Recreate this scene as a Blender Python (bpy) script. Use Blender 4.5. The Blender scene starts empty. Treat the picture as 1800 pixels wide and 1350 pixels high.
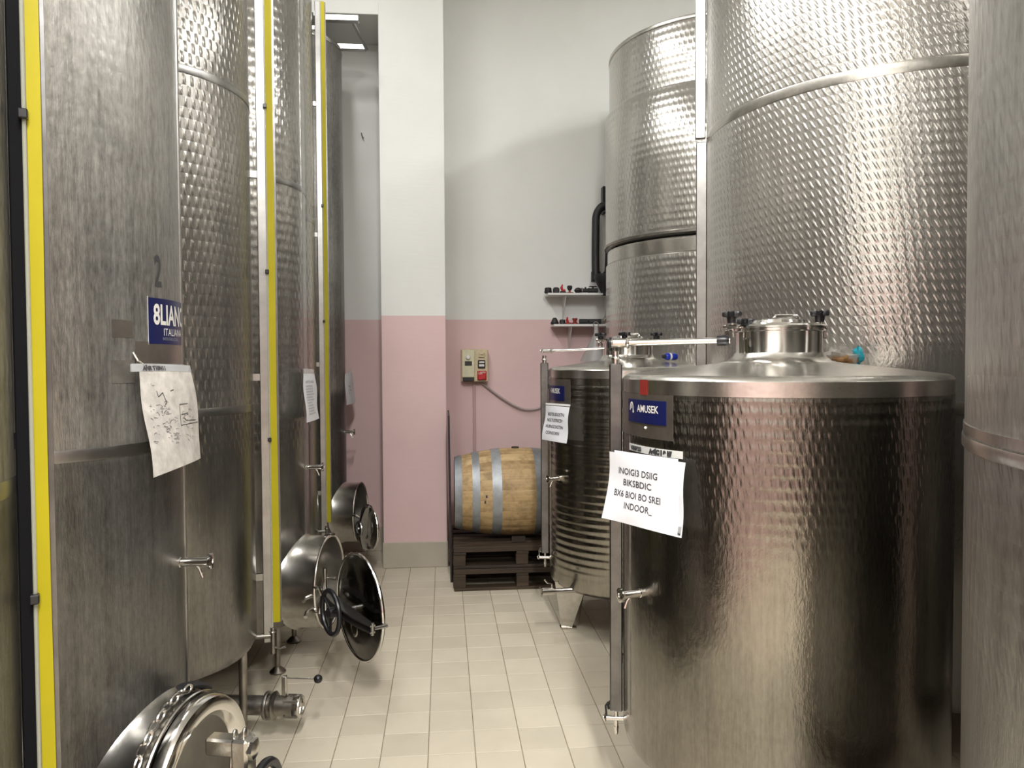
import bpy, bmesh, math, random
from mathutils import Matrix, Vector
random.seed(7)
PI = math.pi
C = bpy.context.scene.collection
SC = bpy.context.scene

# ------------------------------------------------------------------ camera, world, lights, exposure
EYE = 1.6653
def make_camera():
    f, pi_, ro, ya = 1347.4, .0297, -.0055, .0889
    Rz = Matrix(((math.cos(ya), -math.sin(ya), 0), (math.sin(ya), math.cos(ya), 0), (0, 0, 1)))
    Bm = Matrix(((1, 0, 0), (0, 0, -1), (0, 1, 0)))
    Rp = Matrix(((1, 0, 0), (0, math.cos(pi_), -math.sin(pi_)), (0, math.sin(pi_), math.cos(pi_))))
    Rr = Matrix(((math.cos(ro), -math.sin(ro), 0), (math.sin(ro), math.cos(ro), 0), (0, 0, 1)))
    R = Rr @ Rp @ Bm @ Rz
    cam = bpy.data.cameras.new('camera')
    cam.sensor_width = 36
    cam.lens = f / 1800 * 36
    cam.clip_start = .02
    o = bpy.data.objects.new('camera', cam)
    C.objects.link(o)
    m = Matrix(((R[0][0], -R[1][0], -R[2][0], 0), (R[0][1], -R[1][1], -R[2][1], 0), (R[0][2], -R[1][2], -R[2][2], EYE), (0, 0, 0, 1)))
    o.matrix_world = m
    SC.camera = o
make_camera()

w = bpy.data.worlds.new('world')
SC.world = w
w.use_nodes = True
w.node_tree.nodes['Background'].inputs[0].default_value = (.9, .92, 1, 1)
w.node_tree.nodes['Background'].inputs[1].default_value = .05

def area(loc, sx, sy, power, col=(1, .985, .96), rot=(0, 0, 0)):
    l = bpy.data.lights.new('ceiling_lamp', 'AREA')
    l.shape = 'RECTANGLE'
    l.size, l.size_y, l.energy, l.color = sx, sy, power, col
    o = bpy.data.objects.new('ceiling_lamp', l)
    o.location = loc
    o.rotation_euler = rot
    C.objects.link(o)
# two rows of long fluorescent fittings under the ceiling, along the tank rows
for y in (-.2, 2.0, 4.2):
    area((-.95, y, 5.1), .22, 1.5, 26)
for y in (-.4, 1.8, 4.0):
    area((3.4, y, 5.1), .22, 1.5, 43)
# and the fittings along the aisle, behind where the photograph was taken
for y in (-.9, -3.2):
    area((.35, y, 5.1), .22, 1.5, 138)

SC.view_settings.view_transform = 'Standard'
SC.view_settings.look = 'None'
SC.view_settings.gamma = 1
SC.view_settings.use_curve_mapping = False
SC.view_settings.exposure = .98

# ------------------------------------------------------------------ mesh helpers
class B:
    def __init__(self):
        self.bm = bmesh.new()
        self.uv = self.bm.loops.layers.uv.new('UVMap')
    def grid(self, rings, closed_u=True, cap0=False, cap1=False, uvf=None):
        bm = self.bm
        vs = [[bm.verts.new(p) for p in r] for r in rings]
        n = len(rings[0])
        for i in range(len(vs) - 1):
            for j in range(n if closed_u else n - 1):
                k = (j + 1) % n
                f = bm.faces.new((vs[i][j], vs[i][k], vs[i + 1][k], vs[i + 1][j]))
                if uvf:
                    for lp, (a, b) in zip(f.loops, ((i, j), (i, j + 1), (i + 1, j + 1), (i + 1, j))):
                        lp[self.uv].uv = uvf(a, b)
        if cap0: bm.faces.new(list(reversed(vs[0])))
        if cap1: bm.faces.new(vs[-1])
        return self
    def box(self, c, s, M=None, bev=0.0):
        t = bmesh.new()
        bmesh.ops.create_cube(t, size=1)
        bmesh.ops.scale(t, vec=Vector(s), verts=t.verts)
        if bev > 0:
            bmesh.ops.bevel(t, geom=list(t.edges), offset=bev, segments=1, profile=.5, affect='EDGES')
        T = Matrix.Translation(Vector(c))
        if M is not None: T = M @ T
        vm = {}
        for v in t.verts: vm[v.index] = self.bm.verts.new(T @ v.co)
        for f in t.faces: self.bm.faces.new([vm[v.index] for v in f.verts])
        t.free()
        return self
    def lathe(self, prof, seg=32, M=None, R=None, a0=0.0, a1=2 * PI):
        full = abs(a1 - a0 - 2 * PI) < 1e-6
        n = seg if full else seg + 1
        rings = []
        for r, z in prof:
            ring = []
            for j in range(n):
                a = a0 + (a1 - a0) * j / seg
                p = Vector((max(r, 1e-5) * math.cos(a), max(r, 1e-5) * math.sin(a), z))
                ring.append(M @ p if M is not None else p)
            rings.append(ring)
        uvf = None
        if R:
            uvf = lambda i, j: ((a0 + (a1 - a0) * j / seg) * R, prof[i][1])
        self.grid(rings, closed_u=full, uvf=uvf)
        return self
    def tube(self, pts, r, seg=10, caps=True):
        pts = [Vector(p) for p in pts]
        rs = r if isinstance(r, (list, tuple)) else [r] * len(pts)
        t0 = (pts[1] - pts[0]).normalized()
        up = Vector((0, 0, 1)) if abs(t0.z) < .9 else Vector((1, 0, 0))
        n = t0.cross(up).normalized()
        rings = []
        for i, p in enumerate(pts):
            t = (pts[min(i + 1, len(pts) - 1)] - pts[max(i - 1, 0)]).normalized()
            n = (n - t * n.dot(t)).normalized()
            b = t.cross(n)
            rings.append([p + (n * math.cos(2 * PI * j / seg) + b * math.sin(2 * PI * j / seg)) * rs[i] for j in range(seg)])
        self.grid(rings, cap0=caps, cap1=caps)
        return self
    def cyl(self, p0, p1, r0, r1=None, seg=16):
        return self.tube([p0, p1], [r0, r0 if r1 is None else r1], seg)
    def torus(self, M, R, r, seg=32, s2=10, arc=2 * PI, a0=0, rz=None):
        rz = rz or r
        full = abs(arc - 2 * PI) < 1e-6
        n = seg if full else seg + 1
        rings = []
        for j in range(n):
            a = a0 + arc * j / seg
            rings.append([M @ Vector(((R + r * math.cos(b)) * math.cos(a), (R + r * math.cos(b)) * math.sin(a), rz * math.sin(b)))
                          for b in [2 * PI * k / s2 for k in range(s2)]])
        if full: rings.append(rings[0])
        if full:
            bm = self.bm
            vs = [[bm.verts.new(p) for p in r_] for r_ in rings[:-1]]
            for i in range(n):
                for k in range(s2):
                    bm.faces.new((vs[i][k], vs[(i + 1) % n][k], vs[(i + 1) % n][(k + 1) % s2], vs[i][(k + 1) % s2]))
        else:
            self.grid(rings, cap0=True, cap1=True)
        return self
    def prism(self, poly, z0, z1, M=None):
        M = M or Matrix()
        self.grid([[M @ Vector((x, y, z0)) for x, y in poly], [M @ Vector((x, y, z1)) for x, y in poly]], cap0=True, cap1=True)
        return self
    def sphere(self, c, r, sc=(1, 1, 1), seg=20, rings=12, M=None):
        T = (M or Matrix()) @ Matrix.Translation(Vector(c)) @ Matrix.Diagonal((*sc, 1))
        self.lathe([(r * math.sin(PI * i / rings), -r * math.cos(PI * i / rings)) for i in range(rings + 1)], seg, T)
        return self
    def mesh(self, name, m, angle=35):
        bmesh.ops.remove_doubles(self.bm, verts=self.bm.verts, dist=2e-5)
        bmesh.ops.dissolve_degenerate(self.bm, dist=1e-6, edges=self.bm.edges)
        bmesh.ops.recalc_face_normals(self.bm, faces=self.bm.faces)
        me = bpy.data.meshes.new(name)
        self.bm.to_mesh(me)
        self.bm.free()
        for p in me.polygons: p.use_smooth = True
        me.set_sharp_from_angle(angle=math.radians(angle))
        if m: me.materials.append(m)
        return me

def obj(name, b, m, parent=None, angle=35):
    me = b.mesh(name, m, angle) if isinstance(b, B) else b
    o = bpy.data.objects.new(name, me)
    C.objects.link(o)
    if parent is not None: o.parent = parent
    return o
def tag(o, label, cat, group=None):
    o['label'] = label; o['category'] = cat
    if group: o['group'] = group
    return o
def thing(name, label, cat, loc=(0, 0, 0), rz=0.0, group=None):
    o = bpy.data.objects.new(name, None)
    o.empty_display_size = .05
    C.objects.link(o)
    o.location = loc; o.rotation_euler = (0, 0, rz)
    return tag(o, label, cat, group)
def struct(name, b, m, parent=None):
    o = obj(name, b, m, parent)
    if parent is None: o['kind'] = 'structure'
    return o
def frame(o, x, z):
    """matrix whose local z axis is z, local x near x, origin o"""
    z = Vector(z).normalized()
    x = Vector(x); x = (x - z * x.dot(z)).normalized()
    y = z.cross(x)
    return Matrix(((x.x, y.x, z.x, o[0]), (x.y, y.y, z.y, o[1]), (x.z, y.z, z.z, o[2]), (0, 0, 0, 1)))
def pol(r, deg, z=0.0):
    return Vector((r * math.cos(math.radians(deg)), r * math.sin(math.radians(deg)), z))
def text_mesh(s, size, depth=0.0, align='LEFT', bold=0.0):
    cu = bpy.data.curves.new('print', 'FONT')
    cu.body = s; cu.size = size; cu.align_x = align; cu.extrude = depth; cu.offset = bold; cu.resolution_u = 3
    o = bpy.data.objects.new('tmp', cu)
    C.objects.link(o)
    bpy.context.view_layer.update()
    dg = bpy.context.evaluated_depsgraph_get()
    me = bpy.data.meshes.new_from_object(o.evaluated_get(dg))
    bpy.data.objects.remove(o); bpy.data.curves.remove(cu)
    return me
def text_obj(name, lines, m, parent, fn):
    """lines: (string, size, x, y, bold, sx); fn maps flat (x, y) to a point on the carrying surface"""
    b = B()
    for s, size, x, y, bold, sx in lines:
        me = text_mesh(s, size, 0, 'LEFT', bold)
        t = bmesh.new(); t.from_mesh(me)
        bmesh.ops.triangulate(t, faces=t.faces)
        bmesh.ops.subdivide_edges(t, edges=[e for e in t.edges if e.calc_length() > size * .6], cuts=1)
        vm = {}
        for i, v in enumerate(t.verts): v.index = i
        for v in t.verts: vm[v.index] = b.bm.verts.new(fn(x + v.co.x * sx, y + v.co.y))
        for f in t.faces:
            try: b.bm.faces.new([vm[v.index] for v in f.verts])
            except ValueError: pass
        t.free(); bpy.data.meshes.remove(me)
    me = bpy.data.meshes.new(name); b.bm.to_mesh(me); b.bm.free()
    me.materials.append(m)
    return obj(name, me, m, parent)
def strokes(name, paths, r, m, parent, fn):
    b = B()
    for pth in paths:
        for (x0, y0), (x1, y1) in zip(pth[:-1], pth[1:]):
            d = Vector((x1 - x0, y1 - y0)); L = max(d.length, 1e-6); n = Vector((-d.y, d.x)) / L * r
            vs = [b.bm.verts.new(fn(x, y)) for x, y in ((x0 - n.x, y0 - n.y), (x1 - n.x, y1 - n.y), (x1 + n.x, y1 + n.y), (x0 + n.x, y0 + n.y))]
            b.bm.faces.new(vs)
    me = bpy.data.meshes.new(name); b.bm.to_mesh(me); b.bm.free(); me.materials.append(m)
    o = obj(name, me, m, parent); o['kind'] = 'stuff'
    return o

# ------------------------------------------------------------------ materials
class N:
    def __init__(self, name):
        self.m = bpy.data.materials.new(name); self.m.use_nodes = True
        self.t = self.m.node_tree
        self.p = self.t.nodes['Principled BSDF']
    def n(self, typ, **kw):
        x = self.t.nodes.new(typ)
        for k, v in kw.items():
            if k == 'op': x.operation = v
            elif k in ('data_type', 'blend_type', 'noise_dimensions', 'feature', 'wave_type', 'bands_direction'): setattr(x, k, v)
            elif k.startswith('i'):
                x.inputs[int(k[1:])].default_value = v
            else:
                x.inputs[k].default_value = v
        return x
    def l(self, a, b): self.t.links.new(a, b)
    def math(self, op, a, b=None):
        x = self.t.nodes.new('ShaderNodeMath'); x.operation = op
        for i, v in enumerate((a, b)):
            if v is None: continue
            if isinstance(v, (int, float)): x.inputs[i].default_value = v
            else: self.l(v, x.inputs[i])
        return x.outputs[0]
    def ramp(self, fac, stops):
        x = self.t.nodes.new('ShaderNodeValToRGB')
        e = x.color_ramp.elements
        while len(e) > 1: e.remove(e[-1])
        e[0].position, e[0].color = stops[0][0], (*stops[0][1], 1)
        for p_, c in stops[1:]:
            k = e.new(p_); k.color = (*c, 1)
        self.l(fac, x.inputs[0])
        return x.outputs[0]
    def noise(self, vec, scale, detail=3, rough=.5):
        x = self.t.nodes.new('ShaderNodeTexNoise')
        x.inputs['Scale'].default_value = scale; x.inputs['Detail'].default_value = detail; x.inputs['Roughness'].default_value = rough
        if vec is not None: self.l(vec, x.inputs['Vector'])
        return x.outputs[0]
    def mapping(self, vec, sc, loc=(0, 0, 0)):
        x = self.t.nodes.new('ShaderNodeMapping')
        x.inputs['Scale'].default_value = sc; x.inputs['Location'].default_value = loc
        self.l(vec, x.inputs['Vector'])
        return x.outputs[0]
    def coord(self, which='Object'):
        return self.t.nodes.new('ShaderNodeTexCoord').outputs[which]
    def bump(self, h, dist=1.0, strength=1.0):
        x = self.t.nodes.new('ShaderNodeBump')
        x.inputs['Distance'].default_value = dist; x.inputs['Strength'].default_value = strength
        self.l(h, x.inputs['Height']); self.l(x.outputs[0], self.p.inputs['Normal'])
def plain(name, col, rough=.5, metal=0.0, noise=0.0, scale=20, spec=None, bump=0.0, bscale=200, trans=0.0, alpha=1.0):
    k = N(name)
    k.p.inputs['Base Color'].default_value = (*col, 1)
    k.p.inputs['Roughness'].default_value = rough
    k.p.inputs['Metallic'].default_value = metal
    if spec is not None: k.p.inputs['Specular IOR Level'].default_value = spec
    if trans: k.p.inputs['Transmission Weight'].default_value = trans
    if alpha < 1: k.p.inputs['Alpha'].default_value = alpha
    co = k.coord()
    if noise:
        f = k.noise(co, scale, 4, .6)
        lo = tuple(c * (1 - noise) for c in col); hi = tuple(min(1, c * (1 + noise)) for c in col)
        k.l(k.ramp(f, [(.3, lo), (.7, hi)]), k.p.inputs['Base Color'])
    if bump:
        k.bump(k.noise(co, bscale, 2), bump)
    return k.m
def steel(name, col=(.60, .575, .53), rough=.24, amp=.0010, pu=.030, pv=.040, z0=-9, z1=99, shear=.35, dirt=.15, streak=.10, fine=.00012, rows=0.0, low=None, wobble=.012, grain=0.0, metal=1.0, soft=.12):
    """stainless sheet pressed with rows of small dimples between heights z0 and z1 (UVs are metres)"""
    k = N(name)
    uv = k.coord('UV')
    sp = k.n('ShaderNodeSeparateXYZ'); k.l(uv, sp.inputs[0])
    u, v = sp.outputs[0], sp.outputs[1]
    ob = k.coord('Object')
    # dirt runs vertically
    st = k.math('ADD', k.math('MULTIPLY', k.noise(k.mapping(uv, (34, 1.0, 1)), 1.0, 5, .65), .55), k.math('MULTIPLY', k.noise(k.mapping(uv, (150, 9, 1)), 1.0, 3, .7), .45))
    bl = k.noise(ob, 2.3, 4, .6)
    mixd = k.math('ADD', k.math('MULTIPLY', st, .45), k.math('MULTIPLY', bl, .33))
    mixd = k.math('ADD', mixd, k.math('MULTIPLY', k.noise(k.mapping(uv, (1, .4, 1)), 70, 3, .7), .22))
    dark = tuple(c * (1 - dirt * 2) for c in col); lite = tuple(min(1, c * (1 + dirt * .5)) for c in col)
    col_out = k.ramp(mixd, [(.36, dark), (.60, lite)])
    if low:      # colour is multiplied darker below the given height
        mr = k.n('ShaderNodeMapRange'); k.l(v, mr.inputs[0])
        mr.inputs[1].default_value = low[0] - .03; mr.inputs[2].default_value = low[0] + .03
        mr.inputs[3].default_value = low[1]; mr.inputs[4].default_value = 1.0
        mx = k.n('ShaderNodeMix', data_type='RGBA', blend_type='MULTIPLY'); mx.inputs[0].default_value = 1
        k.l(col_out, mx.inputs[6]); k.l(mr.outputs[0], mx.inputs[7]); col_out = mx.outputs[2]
    k.l(col_out, k.p.inputs['Base Color'])
    k.p.inputs['Metallic'].default_value = metal
    rr = k.math('ADD', k.math('MULTIPLY', st, streak * 2), rough - streak)
    k.l(rr, k.p.inputs['Roughness'])
    h = None
    if amp:
        us = k.math('ADD', u, k.math('MULTIPLY', v, shear))
        wob = k.math('MULTIPLY', k.noise(ob, 9, 2), wobble)
        us = k.math('ADD', us, wob)
        a = k.math('SINE', k.math('MULTIPLY', us, 2 * PI / pu))
        b_ = k.math('SINE', k.math('MULTIPLY', v, 2 * PI / (2 * pv)))
        pr = k.math('MULTIPLY', a, b_)
        pr = k.math('MAXIMUM', pr, 0.0)
        if rows:
            rw = k.math('MULTIPLY', k.math('ADD', k.math('SINE', k.math('MULTIPLY', v, 2 * PI / pv)), 1.0), .5)
            pr = k.math('ADD', k.math('MULTIPLY', pr, 1 - rows), k.math('MULTIPLY', rw, rows))
        mk = k.n('ShaderNodeMapRange'); mk.interpolation_type = 'SMOOTHSTEP'
        k.l(v, mk.inputs[0]); mk.inputs[1].default_value = z0 - .02; mk.inputs[2].default_value = z0 + soft
        mk2 = k.n('ShaderNodeMapRange'); mk2.interpolation_type = 'SMOOTHSTEP'
        k.l(v, mk2.inputs[0]); mk2.inputs[1].default_value = z1 + .01; mk2.inputs[2].default_value = z1 - .01
        msk = k.math('MULTIPLY', mk.outputs[0], mk2.outputs[0])
        h = k.math('MULTIPLY', k.math('MULTIPLY', pr, amp), msk)
    fn = k.math('MULTIPLY', k.noise(k.mapping(uv, (420, 30, 1)), 1.0, 2), fine)
    wv = k.math('MULTIPLY', k.noise(ob, 3.1, 2), .004)
    fn = k.math('ADD', fn, wv)
    if grain: fn = k.math('ADD', fn, k.math('MULTIPLY', k.noise(k.mapping(uv, (1, .45, 1)), 75, 3, .6), grain))
    h = fn if h is None else k.math('ADD', h, fn)
    k.bump(h, 1.0)
    return k.m

M = {}
M['chrome'] = plain('polished_steel', (.72, .70, .67), .13, 1)
M['steel'] = plain('brushed_steel', (.60, .58, .54), .26, 1, .10, 30, bump=.0002, bscale=90)
M['rail'] = plain('satin_steel_rail', (.36, .355, .345), .32, 1, .12, 12)
M['rail_dark'] = plain('dark_steel_rail', (.17, .168, .165), .36, 1, .2, 14)
M['steel_dark'] = plain('dirty_steel', (.30, .28, .25), .38, 1, .3, 12)
M['black'] = plain('black_plastic', (.012, .012, .014), .34)
M['matt_black'] = plain('gap_shade_black', (.006, .006, .007), .8, spec=.1)  # flat black standing in for the shaded gap beside the nearest tank
M['rubber'] = plain('black_rubber', (.018, .018, .02), .55)
M['yellow'] = plain('yellow_gauge_board', (.37, .315, .006), .55, 0, .05, 6, spec=.25)
M['glass_tube'] = plain('clear_gauge_tube', (.55, .56, .46), .2, 0, alpha=.4)
M['paper'] = plain('white_paper', (.78, .79, .83), .55, 0, .03, 9)
M['paper_old'] = plain('stained_paper', (.60, .57, .53), .6, 0, .22, 22)
M['sleeve'] = plain('clear_sleeve_plastic', (.82, .84, .86), .2, 0, alpha=.35)
M['ink'] = plain('dark_ink', (.05, .05, .055), .6)
M['ink_soft'] = plain('pale_ink', (.20, .19, .19), .6)
M['blue'] = plain('dark_blue_plate', (.006, .010, .075), .3)
M['white_print'] = plain('white_print', (.75, .74, .70), .5)
M['grey_print'] = plain('grey_print', (.25, .26, .32), .5)
M['red'] = plain('red_plastic', (.45, .012, .014), .4)
M['red_dark'] = plain('dull_red_tag', (.22, .02, .015), .5)
M['cream'] = plain('cream_plastic', (.62, .60, .42), .45, 0, .08, 25)
M['cream2'] = plain('aged_beige_plastic', (.55, .46, .30), .45, 0, .12, 25)
M['white_metal'] = plain('white_painted_metal', (.72, .72, .70), .4)
M['tape'] = plain('dull_tape', (.21, .20, .18), .42, .6, .25, 30)
M['tape_brown'] = plain('smooth_brown_sheet', (.30, .27, .24), .3, .85, .15, 14)
M['blue_bright'] = plain('blue_plastic', (.012, .03, .35), .35)
M['teal'] = plain('turquoise_plastic_film', (.03, .42, .55), .3)
M['amber'] = plain('brown_paper', (.30, .16, .06), .5, 0, .3, 40)
M['wrap'] = plain('clear_wrap', (.55, .52, .48), .2, 0, alpha=.5)
M['funnel'] = plain('translucent_grey_plastic', (.50, .49, .48), .3, 0, alpha=.45)
M['board'] = plain('dark_panel', (.022, .018, .022), .45)
M['door_glass'] = plain('dark_hatch_door', (.10, .095, .085), .14, 1, .3, 6)

def tile_mat():
    k = N('beige_floor_tile')
    oi = k.t.nodes.new('ShaderNodeObjectInfo')
    c1 = k.ramp(oi.outputs['Random'], [(0, (.62, .56, .445)), (.5, (.66, .60, .48)), (1, (.70, .635, .51))])
    co = k.t.nodes.new('ShaderNodeNewGeometry').outputs['Position']
    d = k.noise(co, 1.6, 4, .6)
    mx = k.n('ShaderNodeMix', data_type='RGBA', blend_type='MULTIPLY'); mx.inputs[0].default_value = 1
    k.l(c1, mx.inputs[6]); k.l(k.ramp(d, [(.3, (.86, .85, .84)), (.65, (1, 1, 1))]), mx.inputs[7])
    k.l(mx.outputs[2], k.p.inputs['Base Color'])
    k.p.inputs['Roughness'].default_value = .42
    k.p.inputs['Specular IOR Level'].default_value = .35
    k.bump(k.noise(co, 30, 2), .0001)
    return k.m
M['tile'] = tile_mat()
M['grout'] = plain('floor_grout', (.33, .27, .20), .85, 0, .2, 12)
def wall_mat(split=True):
    k = N('white_and_pink_wall_paint' if split else 'white_wall_paint')
    pos = k.t.nodes.new('ShaderNodeNewGeometry').outputs['Position']
    sp = k.n('ShaderNodeSeparateXYZ'); k.l(pos, sp.inputs[0])
    n1 = k.noise(pos, 1.3, 4, .6)
    white = k.ramp(n1, [(.3, (.70, .705, .68)), (.7, (.75, .755, .735))])
    pink = k.ramp(n1, [(.3, (.65, .465, .46)), (.7, (.70, .51, .505))])
    if split:
        gt = k.math('GREATER_THAN', sp.outputs[2], 2.035)
        mx = k.n('ShaderNodeMix', data_type='RGBA'); k.l(gt, mx.inputs[0]); k.l(pink, mx.inputs[6]); k.l(white, mx.inputs[7])
        k.l(mx.outputs[2], k.p.inputs['Base Color'])
    else:
        k.l(white, k.p.inputs['Base Color'])
    k.p.inputs['Roughness'].default_value = .7
    k.bump(k.noise(k.mapping(pos, (1, 1, 6)), 8, 3), .0007)
    return k.m
M['wall'] = wall_mat(True)
M['ceil'] = wall_mat(False)
M['skirt'] = plain('grey_beige_skirting', (.42, .38, .31), .5, 0, .07, 5)
def wood(name, stops, axis=(1, 14, 14), rough=.6, stain=0.0):
    k = N(name)
    co = k.coord()
    oi = k.t.nodes.new('ShaderNodeObjectInfo')
    ad = k.t.nodes.new('ShaderNodeVectorMath'); ad.operation = 'ADD'
    cm = k.t.nodes.new('ShaderNodeCombineXYZ')
    for i in range(3): k.l(k.math('MULTIPLY', oi.outputs['Random'], 7.0 + i), cm.inputs[i])
    k.l(co, ad.inputs[0]); k.l(cm.outputs[0], ad.inputs[1])
    f = k.noise(k.mapping(ad.outputs[0], axis), 2.2, 6, .65)
    f2 = k.math('ADD', k.math('MULTIPLY', f, .75), k.math('MULTIPLY', oi.outputs['Random'], .25))
    k.l(k.ramp(f2, stops), k.p.inputs['Base Color'])
    k.p.inputs['Roughness'].default_value = rough
    if stain:
        blot = k.noise(k.mapping(ad.outputs[0], (1, 1, 1)), 9, 5, .7)
        mx = k.n('ShaderNodeMix', data_type='RGBA', blend_type='MULTIPLY'); mx.inputs[0].default_value = stain
        k.l(k.p.inputs['Base Color'].links[0].from_socket, mx.inputs[6]); k.l(k.ramp(blot, [(.36, (.35, .32, .28)), (.55, (1, 1, 1))]), mx.inputs[7])
        k.l(mx.outputs[2], k.p.inputs['Base Color'])
    k.bump(f, .002)
    return k.m
M['oak'] = wood('oak_stave_wood', [(.25, (.33, .205, .090)), (.5, (.50, .345, .165)), (.75, (.62, .455, .25))], stain=.6)
M['pallet'] = wood('dark_wet_pallet_wood', [(.25, (.012, .008, .005)), (.55, (.044, .027, .014)), (.8, (.115, .074, .040))], (1, 10, 10), .7)
M['hoop'] = plain('galvanised_hoop', (.33, .35, .37), .5, .6, .25, 9)

# tank skins
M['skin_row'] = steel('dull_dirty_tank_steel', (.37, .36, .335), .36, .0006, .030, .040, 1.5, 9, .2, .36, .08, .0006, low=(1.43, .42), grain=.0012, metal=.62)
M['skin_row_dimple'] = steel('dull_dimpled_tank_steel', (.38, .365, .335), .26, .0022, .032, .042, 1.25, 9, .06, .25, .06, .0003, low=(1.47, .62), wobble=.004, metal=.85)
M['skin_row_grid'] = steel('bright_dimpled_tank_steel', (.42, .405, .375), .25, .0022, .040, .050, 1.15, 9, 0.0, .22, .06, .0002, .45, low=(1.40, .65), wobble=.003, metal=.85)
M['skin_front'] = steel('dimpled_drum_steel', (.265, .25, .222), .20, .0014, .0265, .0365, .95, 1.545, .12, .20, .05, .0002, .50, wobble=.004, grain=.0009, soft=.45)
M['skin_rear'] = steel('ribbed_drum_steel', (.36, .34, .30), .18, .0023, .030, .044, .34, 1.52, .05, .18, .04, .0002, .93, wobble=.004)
M['skin_big'] = steel('bright_tall_tank_steel', (.58, .56, .525), .23, .0021, .034, .043, 1.66, 9, .5, .10, .05, .0002, .15, wobble=.006, grain=.0016, metal=.82, low=(1.46, .5))  # low: shade in the gap behind the drum, put into the lower colour
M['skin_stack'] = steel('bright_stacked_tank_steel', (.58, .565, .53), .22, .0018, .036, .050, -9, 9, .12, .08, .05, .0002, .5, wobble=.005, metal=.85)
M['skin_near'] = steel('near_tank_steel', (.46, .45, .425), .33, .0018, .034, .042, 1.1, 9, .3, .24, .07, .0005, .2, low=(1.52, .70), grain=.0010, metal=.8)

# ------------------------------------------------------------------ room shell
fl = struct('floor', B().box((1.1, -1.1, -.032), (6.4, 16.0, .05)), M['grout'])
tile_me = B().box((0, 0, 0), (.1965, .1965, .008), None, .0012).mesh('tile', M['tile'])
X0, Y0 = -.278, 3.218
nx = []
def add_tile(i, j):
    o = bpy.data.objects.new('tile', tile_me)
    o.location = (X0 + .2 * i + .1, Y0 + .2 * j + .1, -.0045 + random.uniform(-.0004, .0004))
    o.rotation_euler = (random.uniform(-.0005, .0005), random.uniform(-.0005, .0005), 0)
    C.objects.link(o); o.parent = fl
shown = set()
for j in range(-4, 17):
    for i in range(-4, 9):
        y = Y0 + .2 * j
        x = X0 + .2 * i
        if x < -.93 and y < 2.9: continue
        if x > .75 and y < 3.0: continue
        if y + .2 > 6.75 or (y > 5.5 and x > 0.05): continue
        if y + .2 > 6.18 and -.62 < x < .1: continue
        shown.add((i, j)); add_tile(i, j)
rest = B()
for i in range(-9, 22):
    for j in range(-60, 18):
        if (i, j) in shown: continue
        x, y = X0 + .2 * i + .1, Y0 + .2 * j + .1
        if x > 4.2 or y > 6.8: continue
        a = .098
        rest.grid([[(x - a, y - a, -.0005), (x + a, y - a, -.0005), (x + a, y + a, -.0005), (x - a, y + a, -.0005)],
                   [(x - a - .0005, y - a - .0005, -.006), (x + a + .0005, y - a - .0005, -.006), (x + a + .0005, y + a + .0005, -.006), (x - a - .0005, y + a + .0005, -.006)]], cap0=True)
o = obj('tile', rest, M['tile'], fl); o['kind'] = 'stuff'

CEIL = 5.3
struct('wall_back', B().box((2.1, 6.91, CEIL / 2), (4.24, .2, CEIL)), M['wall'])
struct('wall_recess', B().box((-1.2, 6.91, CEIL / 2), (1.8, .2, CEIL)), M['wall'])
struct('wall_left', B().box((-2.0, -1.1, CEIL / 2), (.1, 16.0, CEIL)), M['wall'])
struct('wall_right', B().box((4.25, -1.1, CEIL / 2), (.1, 16.0, CEIL)), M['wall'])
struct('wall_front', B().box((1.1, -9.0, CEIL / 2), (6.4, .1, CEIL)), M['wall'])
struct('ceiling', B().box((1.1, -1.1, CEIL + .05), (6.4, 16.0, .1)), M['ceil'])
struct('wall_pillar', B().box((-.237, 6.51, CEIL / 2), (.514, .60, CEIL), None, .004), M['wall'])
struct('beam', B().box((-1.21, 6.505, (4.41 + CEIL) / 2), (1.44, .59, CEIL - 4.41), None, .004), M['ceil'])
struct('baseboard_pillar', B().box((-.237, 6.503, .104), (.526, .61, .208), None, .004), M['skirt'])
struct('baseboard_recess', B().box((-1.22, 6.80, .104), (1.44, .024, .208), None, .004), M['skirt'])
struct('baseboard_back', B().box((2.1, 6.80, .104), (4.1, .024, .208), None, .004), M['skirt'])

# ------------------------------------------------------------------ tank building blocks
def star_knob(M4, R=.032, h=.022, lobes=6):
    b = B()
    poly = []
    for k in range(lobes * 6):
        a = 2 * PI * k / (lobes * 6)
        poly.append(((R * (.84 + .16 * math.cos(lobes * a))) * math.cos(a), (R * (.84 + .16 * math.cos(lobes * a))) * math.sin(a)))
    sm = [(x * .9, y * .9) for x, y in poly]
    b.grid([[M4 @ Vector((x, y, 0)) for x, y in sm], [M4 @ Vector((x, y, .003)) for x, y in poly],
            [M4 @ Vector((x, y, h - .004)) for x, y in poly], [M4 @ Vector((x, y, h)) for x, y in sm]], cap0=True, cap1=True)
    b.cyl(M4 @ Vector((0, 0, -h * 1.1)), M4 @ Vector((0, 0, .001)), R * .45, R * .5, 14)
    return b
def band(b, r, z, h, t=.004):
    return b.lathe([(r - .01, z), (r + t, z), (r + t + .001, z + .004), (r + t + .001, z + h - .004), (r + t, z + h), (r - .01, z + h)], 96)
def curved_plate(r, d0, d1, z0, z1, t=.003, off=.0):
    """thin plate hugging a cylinder between angles d0..d1 (degrees)"""
    b = B()
    n = max(4, int(abs(d1 - d0) / 2.5))
    rings = []
    for k in range(n + 1):
        a = d0 + (d1 - d0) * k / n
        rings.append([pol(r + off, a, z0), pol(r + off + t, a, z0), pol(r + off + t, a, z1), pol(r + off, a, z1)])
    return b.grid(rings, cap0=True, cap1=True)
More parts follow.
